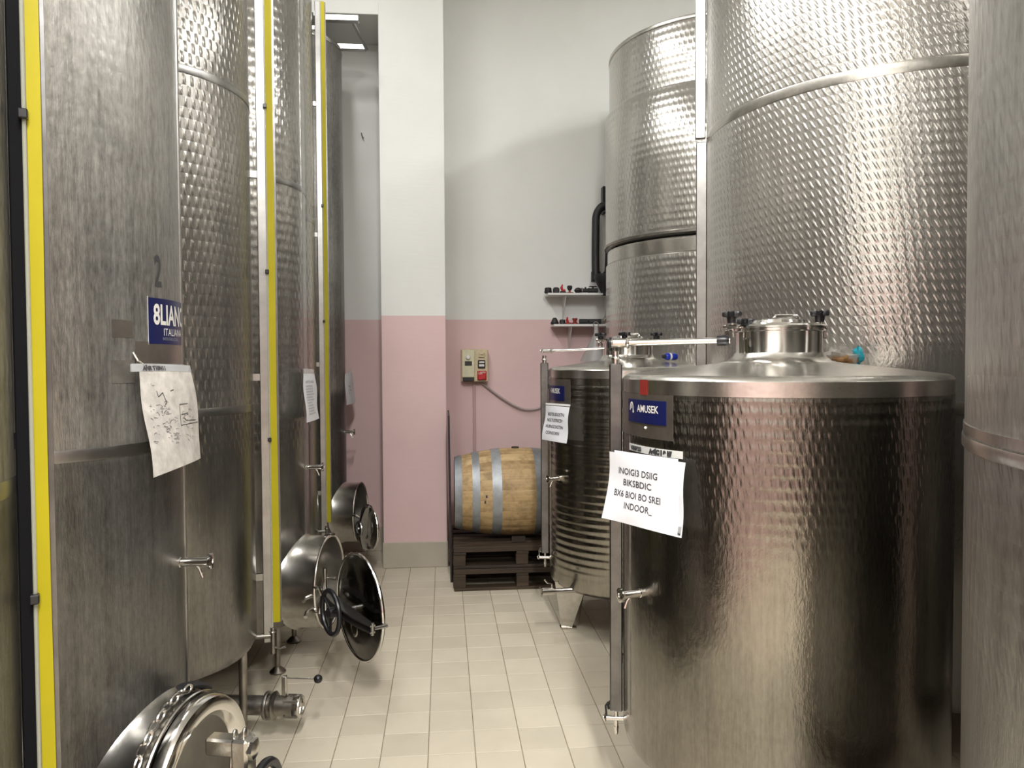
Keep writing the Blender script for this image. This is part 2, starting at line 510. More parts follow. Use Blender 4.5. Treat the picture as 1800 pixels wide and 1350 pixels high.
def cylmap(r, d0, z0):
    return lambda x, y: pol(r, d0 + math.degrees(x / r), z0 + y)
def sample_tap(parent, r, deg, z, L=.10):
    d = pol(1, deg); q = frame(pol(r - .005, deg, z), (0, 0, 1), d)
    b = B().lathe([(0, 0), (.016, 0), (.016, .006), (.0135, .008), (.0135, L - .012), (.0, L - .012)], 18, q)
    b.lathe([(0, L - .012), (.024, L - .012), (.025, L - .008), (.025, L - .002), (.021, L), (.008, L), (.006, L - .008), (0, L - .008)], 20, q)
    t = obj('sampling_tap', b, M['chrome'], parent)
    lv = B().cyl(q @ Vector((0, 0, L * .5)), q @ Vector((-.012, 0, L * .52)), .006, .006, 10)
    lv.tube([q @ Vector((-.010, 0, L * .5)), q @ Vector((-.022, .002, L * .62)), q @ Vector((-.048, .004, L * .72))], [.004, .0045, .005], 8)
    obj('tap_lever', lv, M['chrome'], t)
def wheel(M4, R, r, m, parent, spokes=3):
    b = B().torus(M4, R, r, 36, 10)
    for k in range(spokes):
        a = 2 * PI * k / spokes + .5
        b.tube([M4 @ Vector((0, 0, -.004)), M4 @ Vector((math.cos(a) * R, math.sin(a) * R, 0))], r * .55, 8)
    b.lathe([(0, -.02), (R * .26, -.02), (R * .26, .012), (R * .18, .018), (0, .018)], 16, M4)
    return obj('handwheel', b, m, parent)
def level_gauge(parent, r, deg, z0, z1, rail_m, rail=(.0, .055), board=(.057, .108), clamps=(), tilt=0.0, top=True):
    """radial fin on the shell: steel rail, sight tube and a yellow scale board facing the camera end of the row"""
    d = pol(1, deg); tn = pol(1, deg + 90)
    q = Matrix(((d.x, tn.x, 0, 0), (d.y, tn.y, 0, 0), (0, 0, 1, 0), (0, 0, 0, 1)))
    b = B().box((r + (rail[0] + rail[1]) / 2, 0, (z0 + z1) / 2), (rail[1] - rail[0], .022, z1 - z0), q, .003)
    zz = z0 + .3
    while zz < z1:
        b.box((r + rail[0] / 2 - .004, 0, zz), (.02 + rail[0], .018, .03), q); zz += .9
    g = obj('level_gauge', b, rail_m, parent)
    yb = B()
    n = 24
    rings = []
    for k in range(n + 1):
        z = z0 + .09 + (z1 - z0 - .09) * k / n
        s = math.sin(k * .7) * .0012
        x0, x1 = r + board[0] + s, r + board[1] + s
        rings.append([q @ Vector((x0, -.012, z)), q @ Vector((x1, -.012, z)), q @ Vector((x1, -.006, z)), q @ Vector((x0, -.006, z))])
    yb.grid(rings, cap0=True, cap1=True)
    obj('scale_board', yb, M['yellow'], g)
    obj('backing_strip', B().box((r + (board[0] + board[1]) / 2 + .004, -.002, (z0 + .09 + z1) / 2), (board[1] - board[0] + .009, .005, z1 - z0 - .09), q), M['rail_dark'], g)
    gt = B().cyl(q @ Vector((r + board[0] - .003, -.016, z0 + .05)), q @ Vector((r + board[0] - .003, -.016, z1)), .0038, None, 10)
    obj('sight_tube', gt, M['glass_tube'], g)
    for cz in clamps:
        c = B().box((r + board[0] - .004, -.017, cz), (.016, .024, .018), q, .002)
        obj('tube_clip', c, M['black'], g)
    f = B()
    f.cyl(q @ Vector((r - .02, 0, z0 + .03)), q @ Vector((r + board[0] + .002, -.012, z0 + .03)), .011, None, 12)
    f.cyl(q @ Vector((r + board[0] - .003, -.016, z0 - .05)), q @ Vector((r + board[0] - .003, -.016, z0 + .07)), .010, None, 12)
    f.torus(frame(q @ Vector((r + board[0] - .003, -.016, z0 + .05)), (1, 0, 0), (0, 0, 1)), .011, .004, 14, 6)
    f.tube([q @ Vector((r + board[0] - .003, -.016, z0 - .02)), q @ Vector((r + board[0] + .028, -.03, z0 - .026)), q @ Vector((r + board[0] + .05, -.032, z0 - .018))], [.006, .005, .007], 8)
    obj('drain_fitting', f, M['steel_dark'], g)
    return g, q
def manhole(parent, rt, deg, z, R, L, open_angle=None, arm_m='steel', lid_scale=1.04):
    """round side manhole: neck, rim, hinged lid with crossbar and handwheel.  rt = distance of the rim from the tank axis"""
    d = pol(1, deg); side = pol(1, deg - 90)          # side = towards the camera end of the row, the hinge side
    q = frame(pol(rt, deg, z), side, d)                # local x: hinge side, y, z: outwards
    b = B()
    outer, inner = [], []
    n = 64
    # neck starts on the shell, so its length follows the cylinder
    shell_r = rt - L
    def foot(x, off):
        return -(rt - math.sqrt(max(shell_r ** 2 - x * x, .01))) - off
    rings = [[], [], [], [], []]
    for k in range(n):
        a = 2 * PI * k / n
        cx, cy = math.cos(a), math.sin(a)
        rings[0].append(q @ Vector((R * cx * 1.05, R * cy * 1.05, foot(R * cx * 1.05, .004))))
        rings[1].append(q @ Vector((R * cx, R * cy, foot(R * cx, -.018))))
        rings[2].append(q @ Vector((R * cx, R * cy, -.012)))
        rings[3].append(q @ Vector((R * 1.015 * cx, R * 1.015 * cy, 0)))
        rings[4].append(q @ Vector((R * .965 * cx, R * .965 * cy, 0)))
    b.grid(rings)
    b.grid([rings[4], [q @ Vector((R * .955 * math.cos(2 * PI * k / n), R * .955 * math.sin(2 * PI * k / n), -L - .03)) for k in range(n)]])
    neck = obj('manhole', b, M['steel'], parent)
    ins = B().lathe([(0, -L - .028), (R * .955, -L - .028)], 48, q)
    obj('manhole_inside', ins, M['steel_dark'], neck)
    rim = B().torus(q, R * 1.0, .007, 64, 8)
    obj('rim', rim, M['chrome'], neck)
    return neck, q
def lid_parts(neck, ql, R, m_disc, wheel_m='black', wheel_off=.13, wheel_R=.10, arm_dir=0.0, arm_off=.06, arm_len=1.05):
    """ql: lid frame, z = outer side"""
    b = B().lathe([(0, .020), (R * .30, .018), (R * .62, .022), (R * .80, .012), (R * .90, .004), (R * .97, .004), (R, .0), (R, -.012), (R * .96, -.016), (R * .9, -.010), (0, -.006)], 72, ql)
    lid = obj('lid', b, m_disc, neck)
    e = B().torus(ql, R, .008, 72, 8)
    obj('lid_edge', e, M['chrome'], neck)
    boss = B().lathe([(R * .10, .021), (R * .14, .025), (R * .16, .021)], 24, ql @ Matrix.Translation((-R * .05, -R * .42, 0)))
    obj('lid_boss', boss, M['steel'], neck)
    qa = ql @ Matrix.Rotation(arm_dir, 4, 'Z')
    a = B()
    L = R * arm_len
    for s in (-1, 1):
        rings = []
        for k in range(9):
            t = -1 + 2 * k / 8
            hh = .030 * (1 - .55 * t * t)
            x = t * L
            zc = arm_off - .02 * t * t
            y = s * .016
            rings.append([qa @ Vector((x, y - .004, zc - hh)), qa @ Vector((x, y + .004, zc - hh)), qa @ Vector((x, y + .004, zc + hh)), qa @ Vector((x, y - .004, zc + hh))])
        a.grid(rings, cap0=True, cap1=True)
    for t in (-.98, .98):
        a.cyl(qa @ Vector((t * L, -.03, arm_off - .02)), qa @ Vector((t * L, .03, arm_off - .02)), .009, None, 12)
    a.cyl(qa @ Vector((L * .98, 0, arm_off - .03)), qa @ Vector((L * .98, 0, -.012)), .009, None, 10)
    a.cyl(qa @ Vector((0, 0, .01)), qa @ Vector((0, 0, wheel_off)), .012, None, 14)
    obj('crossbar', a, M['rail'], neck)
    wheel(qa @ Matrix.Translation((0, 0, wheel_off)), wheel_R, .012, M[wheel_m], neck)
    return lid
def leg_plate(b, deg, r0, r1, z0, w0, w1):
    """tapered folded leg under the shell"""
    for s in (-1, 1):
        p = []
        for (r, z, wd) in ((r0, z0, w0), (r1, .012, w1)):
            c = pol(r, deg, z); t = pol(1, deg + 90)
            p.append((c, c + t * wd * s))
        inn = -pol(1, deg) * .004
        dep = -pol(1, deg) * (w0 * .55)
        a0, a1 = p[0][0], p[0][1]; b0, b1 = p[1][0], p[1][1]
        b.grid([[a0, a1, b1, b0], [a0 + inn, a1 + inn, b1 + inn, b0 + inn]], cap0=True, cap1=True)
        e = pol(1, deg + 90) * .004 * -s
        b.grid([[a1, a1 + dep, b1 + dep * (w1 / w0), b1], [a1 + e, a1 + dep + e, b1 + dep * (w1 / w0) + e, b1 + e]], cap0=True, cap1=True)
    return b

# ------------------------------------------------------------------ left row of tall tanks
RR = .46
ROWG = 'tall steel tanks in the left row'
def row_tank(cx, cy, label, skin, zb, zt, cone_b=.14, bands=(1.44, 2.79), legs=(-35, 35, 145, 215), z_tank_top=4.45, leg_r=.40):
    t = thing('tall_steel_tank', label, 'tank', (cx, cy, 0), 0, ROWG)
    b = B().lathe([(0, zb - cone_b), (RR * .35, zb - cone_b * .8), (RR * .96, zb - .015), (RR, zb + .02), (RR, (zb + zt) / 2), (RR, zt), (RR - .008, zt + .02), (.16, z_tank_top), (.16, z_tank_top + .06), (0, z_tank_top + .06)], 128, None, RR)
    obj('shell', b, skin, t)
    for z in bands:
        obj('weld_band', band(B(), RR, z - .016, .032, .0015), M['rail'], t)
    obj('top_rim', band(B(), RR, zt - .02, .03, .004), M['steel'], t)
    for d in legs:
        lb = B().cyl(pol(leg_r, d, zb + .01), pol(leg_r, d, .03), .019, .014, 14)
        lb.lathe([(0, .0), (.042, .0), (.044, .008), (.03, .022), (.014, .034), (0, .034)], 20, Matrix.Translation(pol(leg_r, d)))
        obj('leg', lb, M['steel_dark'], t)
    return t
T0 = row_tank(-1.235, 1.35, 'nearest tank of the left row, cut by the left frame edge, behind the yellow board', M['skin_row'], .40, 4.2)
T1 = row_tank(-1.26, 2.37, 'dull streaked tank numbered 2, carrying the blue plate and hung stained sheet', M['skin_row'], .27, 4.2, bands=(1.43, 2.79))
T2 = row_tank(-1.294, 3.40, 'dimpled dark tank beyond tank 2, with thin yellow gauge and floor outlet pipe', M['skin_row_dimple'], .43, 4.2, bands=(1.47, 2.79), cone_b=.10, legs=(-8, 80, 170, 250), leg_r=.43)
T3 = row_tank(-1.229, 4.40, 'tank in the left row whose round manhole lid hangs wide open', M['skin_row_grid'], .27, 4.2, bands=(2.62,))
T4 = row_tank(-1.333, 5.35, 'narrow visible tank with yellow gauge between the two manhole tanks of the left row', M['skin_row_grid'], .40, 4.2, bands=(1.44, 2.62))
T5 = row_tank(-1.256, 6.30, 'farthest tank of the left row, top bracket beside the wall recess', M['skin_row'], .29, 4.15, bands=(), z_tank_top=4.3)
level_gauge(T0, RR, 22, .32, 4.15, M['matt_black'], (.002, .030), (.032, .055), (2.13, 1.22))  # black rail paints the dark gap between shell and board
level_gauge(T2, RR, 14, .40, 4.15, M['rail'], (.028, .068), (.070, .100), (2.80, 2.07, 1.32))
level_gauge(T4, RR, 12, .45, 4.15, M['rail'], (.018, .056), (.058, .084), (2.75, 1.95))

# --- tank 2 details
sample_tap(T1, RR, 2, 1.062)
sample_tap(T3, RR, -2, 1.076)
sample_tap(T5, RR, -2, 1.10, .085)
obj('side_strip', curved_plate(RR, 9.5, 13.5, .30, 4.15, .004), M['rail'], T1)
obj('side_strip', curved_plate(RR, -8, -5.5, .35, 4.15, .003), M['rail'], T3)
p = obj('name_plate', curved_plate(RR, -17.5, 16, 1.72, 1.85, .003), M['blue'], T1); p['label'] = 'dark blue name plate with white lettering'
obj('plate_border', B().grid([[pol(RR + .0005, a, z) for a, z in ((-18, 1.717), (16.5, 1.717), (16.5, 1.853), (-18, 1.853))], [pol(RR + .0025, a, z) for a, z in ((-18, 1.717), (16.5, 1.717), (16.5, 1.853), (-18, 1.853))]]), M['white_metal'], p)
text_obj('lettering', [('8LIANO', .080, .012, .052, .0022, .78), ('ITALIANA', .030, .060, .020, 0, 1.05)], M['white_print'], p, cylmap(RR + .0038, -17.0, 1.725))
text_obj('small_print', [('INOX ENOLOGIA', .013, .055, .006, 0, 1.0)], M['grey_print'], p, cylmap(RR + .0038, -17.0, 1.725))
text_obj('tank_number', [('2', .125, 0, 0, .002, .55)], M['ink'], T1, cylmap(RR + .0015, -14, 1.885))
obj('smooth_panel', curved_plate(RR, -24, 15, 1.655, 1.725, .002), M['tape_brown'], T1)
obj('tape_patch', curved_plate(RR, -33.5, -24.5, 1.612, 1.674, .0015), M['tape'], T1)
obj('tape_patch', curved_plate(RR, -33.0, -25.0, 1.735, 1.782, .0012), M['tape_brown'], T1)
hk = B().tube([pol(RR, -25, 1.695), pol(RR + .012, -24.5, 1.672), pol(RR + .016, -22, 1.659), pol(RR + .014, 0, 1.660), pol(RR + .016, 12, 1.655), pol(RR + .010, 14, 1.635)], .0035, 8)
obj('wire_hook', hk, M['steel'], T1)
nk, q = manhole(T1, .545, -14, .46, .245, .085)
ql = q @ Matrix.Translation((0, 0, .018))
b = B().lathe([(.182, .002), (.190, .020), (.198, .032), (.215, .036), (.237, .028), (.245, .012), (.245, -.006)], 72, ql)
obj('door_ring', b, M['chrome'], nk)
obj('door_panel', B().lathe([(0, -.006), (.09, -.008), (.16, -.004), (.19, .006)], 48, ql), M['door_glass'], nk)
qf = ql @ Matrix.Rotation(PI, 4, 'Z')
cb = B().box((0, -.02, .145), (.062, .34, .05), qf, .008)
cb.box((0, .12, .09), (.05, .05, .10), qf, .006).box((0, -.16, .09), (.05, .05, .10), qf, .006)
cb.lathe([(0, .165), (.03, .170), (.03, .182), (.015, .188), (0, .188)], 6, qf @ Matrix.Translation((0, .115, 0)))
cb.sphere((.0, .152, .150), .014, (1, 1.7, .6), M=qf)
cb.sphere((.0, .152, .120), .012, (1, 1.3, .6), M=qf)
obj('closing_bar', cb, M['steel'], nk)
wheel(qf @ Matrix.Translation((0, -.02, .205)), .090, .014, M['black'], nk)
obj('spindle', B().cyl(qf @ Vector((0, -.02, .03)), qf @ Vector((0, -.02, .205)), .013, None, 14), M['chrome'], nk)
for a0, a1 in ((-128, -98), (-34, -8)):
    st = B().torus(q @ Matrix.Translation((0, 0, -.045)), .262, .010, 14, 8, math.radians(a1 - a0), math.radians(a0), .022)
    obj('rubber_strap', st, M['rubber'], nk)
chn = B()
for k in range(9):
    a = math.radians(-96 + k * 7.2)
    c = q @ Vector((.262 * math.cos(a), .262 * math.sin(a), -.022 - .004 * (k % 2)))
    tn = (q.to_3x3() @ Vector((-math.sin(a), math.cos(a), 0)))
    nn = (q.to_3x3() @ Vector((math.cos(a), math.sin(a), 0)))
    zz = nn if k % 2 else tn.cross(nn)
    chn.torus(frame(c, tn, zz) @ Matrix.Diagonal((1.35, .8, 1, 1)), .014, .0038, 16, 6)
obj('safety_chain', chn, M['steel'], nk)
for dy in (.12, -.02): obj('hinge', B().box((.26, dy, -.03), (.04, .09, .05), q, .006), M['steel'], nk)

# --- tank with the open manhole
nk, q = manhole(T3, .598, -10, .45, .25, .14)
phi = math.radians(139)
dcl = pol(1, 80)            # closed lid points along the row
hinge = Vector((pol(.60, -10) + pol(.275, -100)).to_tuple()); hinge.z = .45
ld = Vector((math.cos(math.radians(80) - phi), math.sin(math.radians(80) - phi), 0))
nrm = Vector((math.cos(math.radians(-10) - phi), math.sin(math.radians(-10) - phi), 0))
lc = Vector((.800, -.56, .447))
ql = frame(lc, ld, nrm)
lid_parts(nk, ql, .262, M['door_glass'], 'black', .150, .105, math.radians(-4), .085, 1.10)
for dz in (.09, -.04):
    obj('hinge_arm', B().tube([q @ Vector((.225, dz, -.03)), q @ Vector((.262, dz, .03)), hinge + Vector((.06, .02, dz)), lc - ld * .24 + nrm * .02 + Vector((0, 0, dz))], .010, 10), M['chrome'], nk)
obj('hinge_pin', B().cyl(hinge + Vector((.06, .02, .14)), hinge + Vector((.06, .02, -.08)), .012, None, 12), M['chrome'], nk)
obj('latch_lug', B().tube([q @ Vector((-.02, -.250, -.03)), q @ Vector((-.02, -.262, .03))], .009, 10), M['chrome'], nk)
for a in (5, 24):
    lt = B().tube([q @ Vector((.25 * math.cos(math.radians(a)), .25 * math.sin(math.radians(a)), -.05)), q @ Vector((.285 * math.cos(math.radians(a)), .285 * math.sin(math.radians(a)), -.045))], .010, 10)
    obj('latch_lug', lt, M['chrome'], nk)

# --- farthest tank manhole
nk, q = manhole(T5, .585, -8, .46, .235, .13)
phi = math.radians(158)
hinge = pol(.60, -8) + pol(.255, -98); hinge.z = .42
ld = Vector((math.cos(math.radians(82) - phi), math.sin(math.radians(82) - phi), 0))
nrm = Vector((math.cos(math.radians(-8) - phi), math.sin(math.radians(-8) - phi), 0))
lc = hinge + ld * .06 + Vector((.10, .05, -.03))
ql = frame(lc, ld, nrm) @ Matrix.Rotation(math.radians(14), 4, 'Y')
lid_parts(nk, ql, .17, M['steel'], 'rail', .08, .05, math.radians(80), .05, 1.0)
obj('hinge', B().tube([q @ Vector((.2, -.02, -.05)), q @ Vector((.25, -.02, .03)), lc + Vector((0, 0, .03))], .012, 10), M['steel'], nk)
# top bracket of the farthest tank
fr = B()
for y in (-.45, .07):
    fr.box((.50, y, 4.21), (.30, .05, .045), None, .004)
fr.tube([(.60, -.45, 4.20), (.655, .07, 4.20)], .013, 8)
fr.box((.34, -.19, 4.235), (.03, .56, .03)).box((.24, -.19, 4.245), (.2, .03, .03))
obj('top_bracket', fr, M['rail'], T5)

# --- outlet pipe of the dimpled tank
ob = B().cyl((.18, .08, .15), (.50, .03, .15), .042, None, 24).tube([(.06, .12, .33), (.08, .11, .2), (.18, .08, .15)], [.042, .042, .042], 16)
out = obj('outlet_pipe', ob, M['steel_dark'], T2)
qv = frame((.50, .03, .15), (0, 0, 1), (.32, -.05, 0))
vb = B().lathe([(.0, 0), (.060, 0), (.062, .006), (.060, .014), (.048, .016), (.048, .030), (.060, .032), (.062, .040), (.055, .046), (.044, .05), (.044, .10), (.050, .102), (.050, .13), (.036, .134), (0, .13)], 32, qv)
for k in range(4):
    a = PI / 4 + k * PI / 2
    vb.cyl(qv @ Vector((.046 * math.cos(a), .046 * math.sin(a), .09)), qv @ Vector((.046 * math.cos(a), .046 * math.sin(a), .15)), .008, None, 8)
vv = obj('butterfly_valve', vb, M['steel_dark'], T2)
cap = B().torus(qv @ Matrix.Translation((0, 0, .155)), .040, .009, 28, 8)
for k in range(3):
    a = 2 * PI * k / 3 + .4
    cap.tube([qv @ Vector((0, 0, .155)), qv @ Vector((.040 * math.cos(a), .040 * math.sin(a), .155))], .008, 8)
obj('end_wheel', cap, M['steel'], vv)
lv = B().box((.045 + .045, 0, .085), (.09, .022, .020), qv, .003)
lv.cyl(qv @ Vector((.125, 0, .085)), qv @ Vector((.122, -.004, .225)), .0042, None, 8)
obj('valve_lever', lv, M['steel'], vv)
obj('lever_ball', B().sphere(qv @ Vector((.122, -.004, .235)), .019), M['black'], vv)

# ------------------------------------------------------------------ hanging sheets
def sheet(name, label, TL, TR, BL, BR, m, bulge=.01, corner=None, group=None, t=.0012):
    """thin sheet over four corners; returns root, mapping of (x metres, y metres from the bottom left)"""
    TL, TR, BL, BR = map(Vector, (TL, TR, BL, BR))
    W = ((TR - TL).length + (BR - BL).length) / 2; H = ((TL - BL).length + (TR - BR).length) / 2
    nrm = (TR - TL).cross(TL - BL).normalized()
    if nrm.dot(Vector((0, 0, EYE)) - TL) < 0: nrm = -nrm
    c0 = (BL + BR) / 2
    def P(u, v, off=0.0):
        p = (BL * (1 - u) + BR * u) * (1 - v) + (TL * (1 - u) + TR * u) * v
        k = bulge * math.sin(PI * u) * (.4 + .6 * math.sin(PI * v)) + .004 * math.sin(7 * v + 3 * u)
        if corner:
            cu, cv, am = corner
            dd = math.hypot((u - cu) * 1.2, v - cv)
            k += am * max(0, 1 - dd / .45) ** 2
        return p + nrm * (k + off) - c0
    nu, nv = 14, 14
    b = B()
    fr_ = [[P(i / nu, j / nv, t) for i in range(nu + 1)] for j in range(nv + 1)]
    bk = [[P(i / nu, j / nv, 0) for i in range(nu + 1)] for j in range(nv + 1)]
    b.grid(fr_, closed_u=False); b.grid(bk, closed_u=False)
    b.grid([fr_[0], bk[0]], closed_u=False); b.grid([fr_[-1], bk[-1]], closed_u=False)
    b.grid([[r[0] for r in fr_], [r[0] for r in bk]], closed_u=False); b.grid([[r[-1] for r in fr_], [r[-1] for r in bk]], closed_u=False)
    root = bpy.data.objects.new(name, b.mesh(name, m)); C.objects.link(root); root.location = c0
    tag(root, label, 'sheet', group)
    return root, (lambda x, y: P(x / W, y / H, t + .0012)), W, H, P
SG = 'sheets hung on the tanks'
s, f, W, H, P = sheet('paper_sheet', 'large stained sheet in a sleeve hanging on tank 2 under the blue plate', (-.826, 2.165, 1.642), (-.768, 2.42, 1.638), (-.768, 2.10, 1.362), (-.745, 2.45, 1.372), M['paper_old'], .012, (1, 0, -.012), SG)
sq = []
rnd = random.Random(3)
for cx, cy, wd, ht, n in ((.30, .62, .16, .07, 26), (.38, .44, .20, .07, 26), (.72, .50, .22, .08, 22), (.40, .30, .22, .06, 20), (.12, .6, .1, .3, 16), (.75, .33, .18, .08, 12)):
    for k in range(n):
        x, y = cx + rnd.uniform(-wd, wd) * .6, cy + rnd.uniform(-ht, ht)
        sq.append([((x) * W, y * H), ((x + rnd.uniform(-.03, .03)) * W, (y + rnd.uniform(-.012, .012)) * H), ((x + rnd.uniform(.0, .05)) * W, (y + rnd.uniform(-.02, .02)) * H)])
strokes('scribbles', sq, .0006, M['ink_soft'], s, f)
strokes('handwriting', [[(.58 * W, .64 * H), (.57 * W, .42 * H), (.98 * W, .42 * H)], [(.58 * W, .64 * H), (.75 * W, .64 * H)], [(.6 * W, .53 * H), (.74 * W, .54 * H)],
    [(.22 * W, .80 * H), (.24 * W, .74 * H), (.31 * W, .78 * H), (.36 * W, .67 * H), (.33 * W, .66 * H)], [(.44 * W, .79 * H), (.50 * W, .80 * H)], [(.64 * W, .50 * H), (.70 * W, .46 * H), (.92 * W, .45 * H)]], .0011, M['ink'], s, f)
hs = B(); hs.grid([[P(u, v, .003) for u in [k / 8 for k in range(-1, 9)]] for v in (1.0, 1.075)], closed_u=False)
hs.grid([[P(u, v, -.001) for u in [k / 8 for k in range(-1, 9)]] for v in (1.0, 1.075)], closed_u=False)
h_ = obj('sleeve_strip', hs, M['sleeve'], s)
text_obj('strip_print', [('ANR T10N11', .016, .012, H + .003, .001, 1.3)], M['ink'], h_, lambda x, y: P(x / W, y / H, .0045))

def lines_on(s, f, rows, m=None):
    text_obj('lettering', rows, m or M['ink'], s, f)
s, f, W, H, P = sheet('paper_sheet', 'narrow printed sheet hanging on the tank with the open manhole', (-.752, 4.20, 1.605), (-.728, 4.42, 1.60), (-.733, 4.18, 1.342), (-.713, 4.46, 1.345), M['paper'], .008, None, SG)
rows = [('NOTE VASCA', .020, .03, H * .80, 0, 1.2)]
for k in range(11): rows.append((''.join(rnd.choice('ILTEAONS') for _ in range(rnd.randint(13, 18))), .013, .03, H * (.72 - .058 * k), 0, 1.1))
lines_on(s, f, rows, M['ink_soft'])
hs = B().grid([[P(u, v, .003) for u in (0, .25, .5, .75, 1)] for v in (1.0, 1.10)], closed_u=False).grid([[P(u, v, -.002) for u in (0, .25, .5, .75, 1)] for v in (1.0, 1.10)], closed_u=False)
obj('sleeve_strip', hs, M['sleeve'], s)
s, f, W, H, P = sheet('paper_sheet', 'small creased sheet hanging on the farthest tank beside the pink recess', (-.79, 6.24, 1.572), (-.757, 6.45, 1.585), (-.775, 6.22, 1.322), (-.742, 6.50, 1.325), M['paper'], .008, (1, .2, .012), SG)
strokes('scribbles', [[(.3 * W, .6 * H), (.5 * W, .55 * H), (.45 * W, .45 * H), (.6 * W, .42 * H)], [(.3 * W, .5 * H), (.35 * W, .3 * H)]], .0025, M['ink_soft'], s, f)
hs = B().grid([[P(u, v, .003) for u in (.3, .5, .75, 1)] for v in (1.0, 1.09)], closed_u=False).grid([[P(u, v, -.002) for u in (.3, .5, .75, 1)] for v in (1.0, 1.09)], closed_u=False)
obj('sleeve_strip', hs, M['sleeve'], s)

# ------------------------------------------------------------------ small drums on the right
DG = 'low steel drums on the right'
def drum(loc, R, label, skin, zb, zt, hatch_r, deg_rail, legs, leg_w=.07):
    t = thing('steel_drum_tank', label, 'tank', loc, 0, DG)
    prof = [(0, zb - .10), (R * .5, zb - .075), (R * .93, zb - .012), (R * .985, zb + .01), (R, zb + .045), (R, (zb + zt) / 2), (R, zt - .03), (R - .001, zt - .016), (R - .008, zt - .005), (R - .022, zt + .001)]
    obj('shell', B().lathe(prof, 144, None, R), skin, t)
    top = [(R - .020, zt), (R - .04, zt + .003), (R * .62, zt + .024), (hatch_r + .07, zt + .038), (hatch_r + .03, zt + .046), (hatch_r + .012, zt + .062), (hatch_r + .004, zt + .075)]
    obj('dome', B().lathe(top, 96), M['steel'], t)
    obj('rim_band', B().lathe([(R - .022, zt + .0012), (R - .008, zt - .0045), (R + .001, zt - .016), (R + .0015, zt - .062), (R - .002, zt - .064)], 120), M['steel'], t)
    h = obj('hatch_neck', B().lathe([(hatch_r + .003, zt + .07), (hatch_r, zt + .08), (hatch_r, zt + .150), (hatch_r + .006, zt + .154), (hatch_r + .006, zt + .162), (hatch_r - .01, zt + .162), (hatch_r - .01, zt + .07)], 64), M['chrome'], t)
    zl = zt + .163
    lid = B().lathe([(hatch_r + .012, zl), (hatch_r + .014, zl + .006), (hatch_r + .008, zl + .012), (hatch_r * .85, zl + .016), (hatch_r * .62, zl + .020), (hatch_r * .58, zl + .030), (hatch_r * .40, zl + .038), (0, zl + .040)], 64)
    obj('hatch_lid', lid, M['chrome'], h)
    gr = B().tube([(-.03, -.02, zl + .036), (-.02, -.02, zl + .046), (.06, -.02, zl + .046), (.07, -.02, zl + .036)], .005, 8)
    obj('lid_handle', gr, M['chrome'], h)
    for dg in legs:
        obj('leg', leg_plate(B(), dg, R * .86, R * .80, zb + .02, leg_w, leg_w * .62), M['steel'], t)
    return t, h, zl
def hatch_clamp(h, hr, deg, zl, up=0.0):
    c = pol(hr + .028, deg, zl)
    b = B().box((0, 0, 0), (.06, .022, .014), Matrix.Translation(c + Vector((0, 0, .006))) @ Matrix.Rotation(math.radians(deg), 4, 'Z'), .003)
    b.box((0, 0, 0), (.018, .034, .03), Matrix.Translation(c + pol(.012, deg, -.02)) @ Matrix.Rotation(math.radians(deg), 4, 'Z'), .003)
    b.cyl(c + Vector((0, 0, -.03)), c + Vector((0, 0, .03 + up)), .006, None, 10)
    obj('hatch_clamp', b, M['chrome'], h)
    k = star_knob(Matrix.Translation(c + Vector((0, 0, .030 + up))), .037, .020)
    obj('star_knob', k, M['black'], h)

R1c = (1.2126, 2.6912); R1 = .56
D1, h1, zl = drum((*R1c, 0), R1, 'front steel drum tank with dimpled shell and white lettered sheet', M['skin_front'], .27, 1.615, .150, 168, (120, 225, 330))
hatch_clamp(h1, .150, 183, zl, .012); hatch_clamp(h1, .150, 12, zl, .018); hatch_clamp(h1, .150, 108, zl, -.004)
R2c = (1.16, 4.76); R2 = .50
D2, h2, zl2 = drum((*R2c, 0), R2, 'rear steel drum tank on folded legs beside the barrel, with small lettered sheet', M['skin_rear'], .29, 1.625, .155, 172, (292, 40))
lg = B()
A = [Vector(p) - Vector((*R2c, 0)) for p in ((.668, 4.615, .315), (.850, 4.565, .285), (.782, 4.668, .006), (.718, 4.680, .006))]
Bk = [Vector((.012, .20, .0)), Vector((.05, .055, 0))]
lg.grid([A, [p + Vector((.001, .005, 0)) for p in A]], cap0=True, cap1=True)
S = [A[1], A[1] + Vector((.03, .15, .0)), A[2] + Vector((.052, .05, 0)), A[2]]
lg.grid([S, [p + Vector((-.005, .001, 0)) for p in S]], cap0=True, cap1=True)
lg.box(((A[2] + A[3]) / 2 + Vector((.012, .02, -.002))), (.10, .06, .008))
obj('leg', lg, M['steel'], D2)
hatch_clamp(h2, .155, 190, zl2); hatch_clamp(h2, .155, 250, zl2); hatch_clamp(h2, .155, 330, zl2)
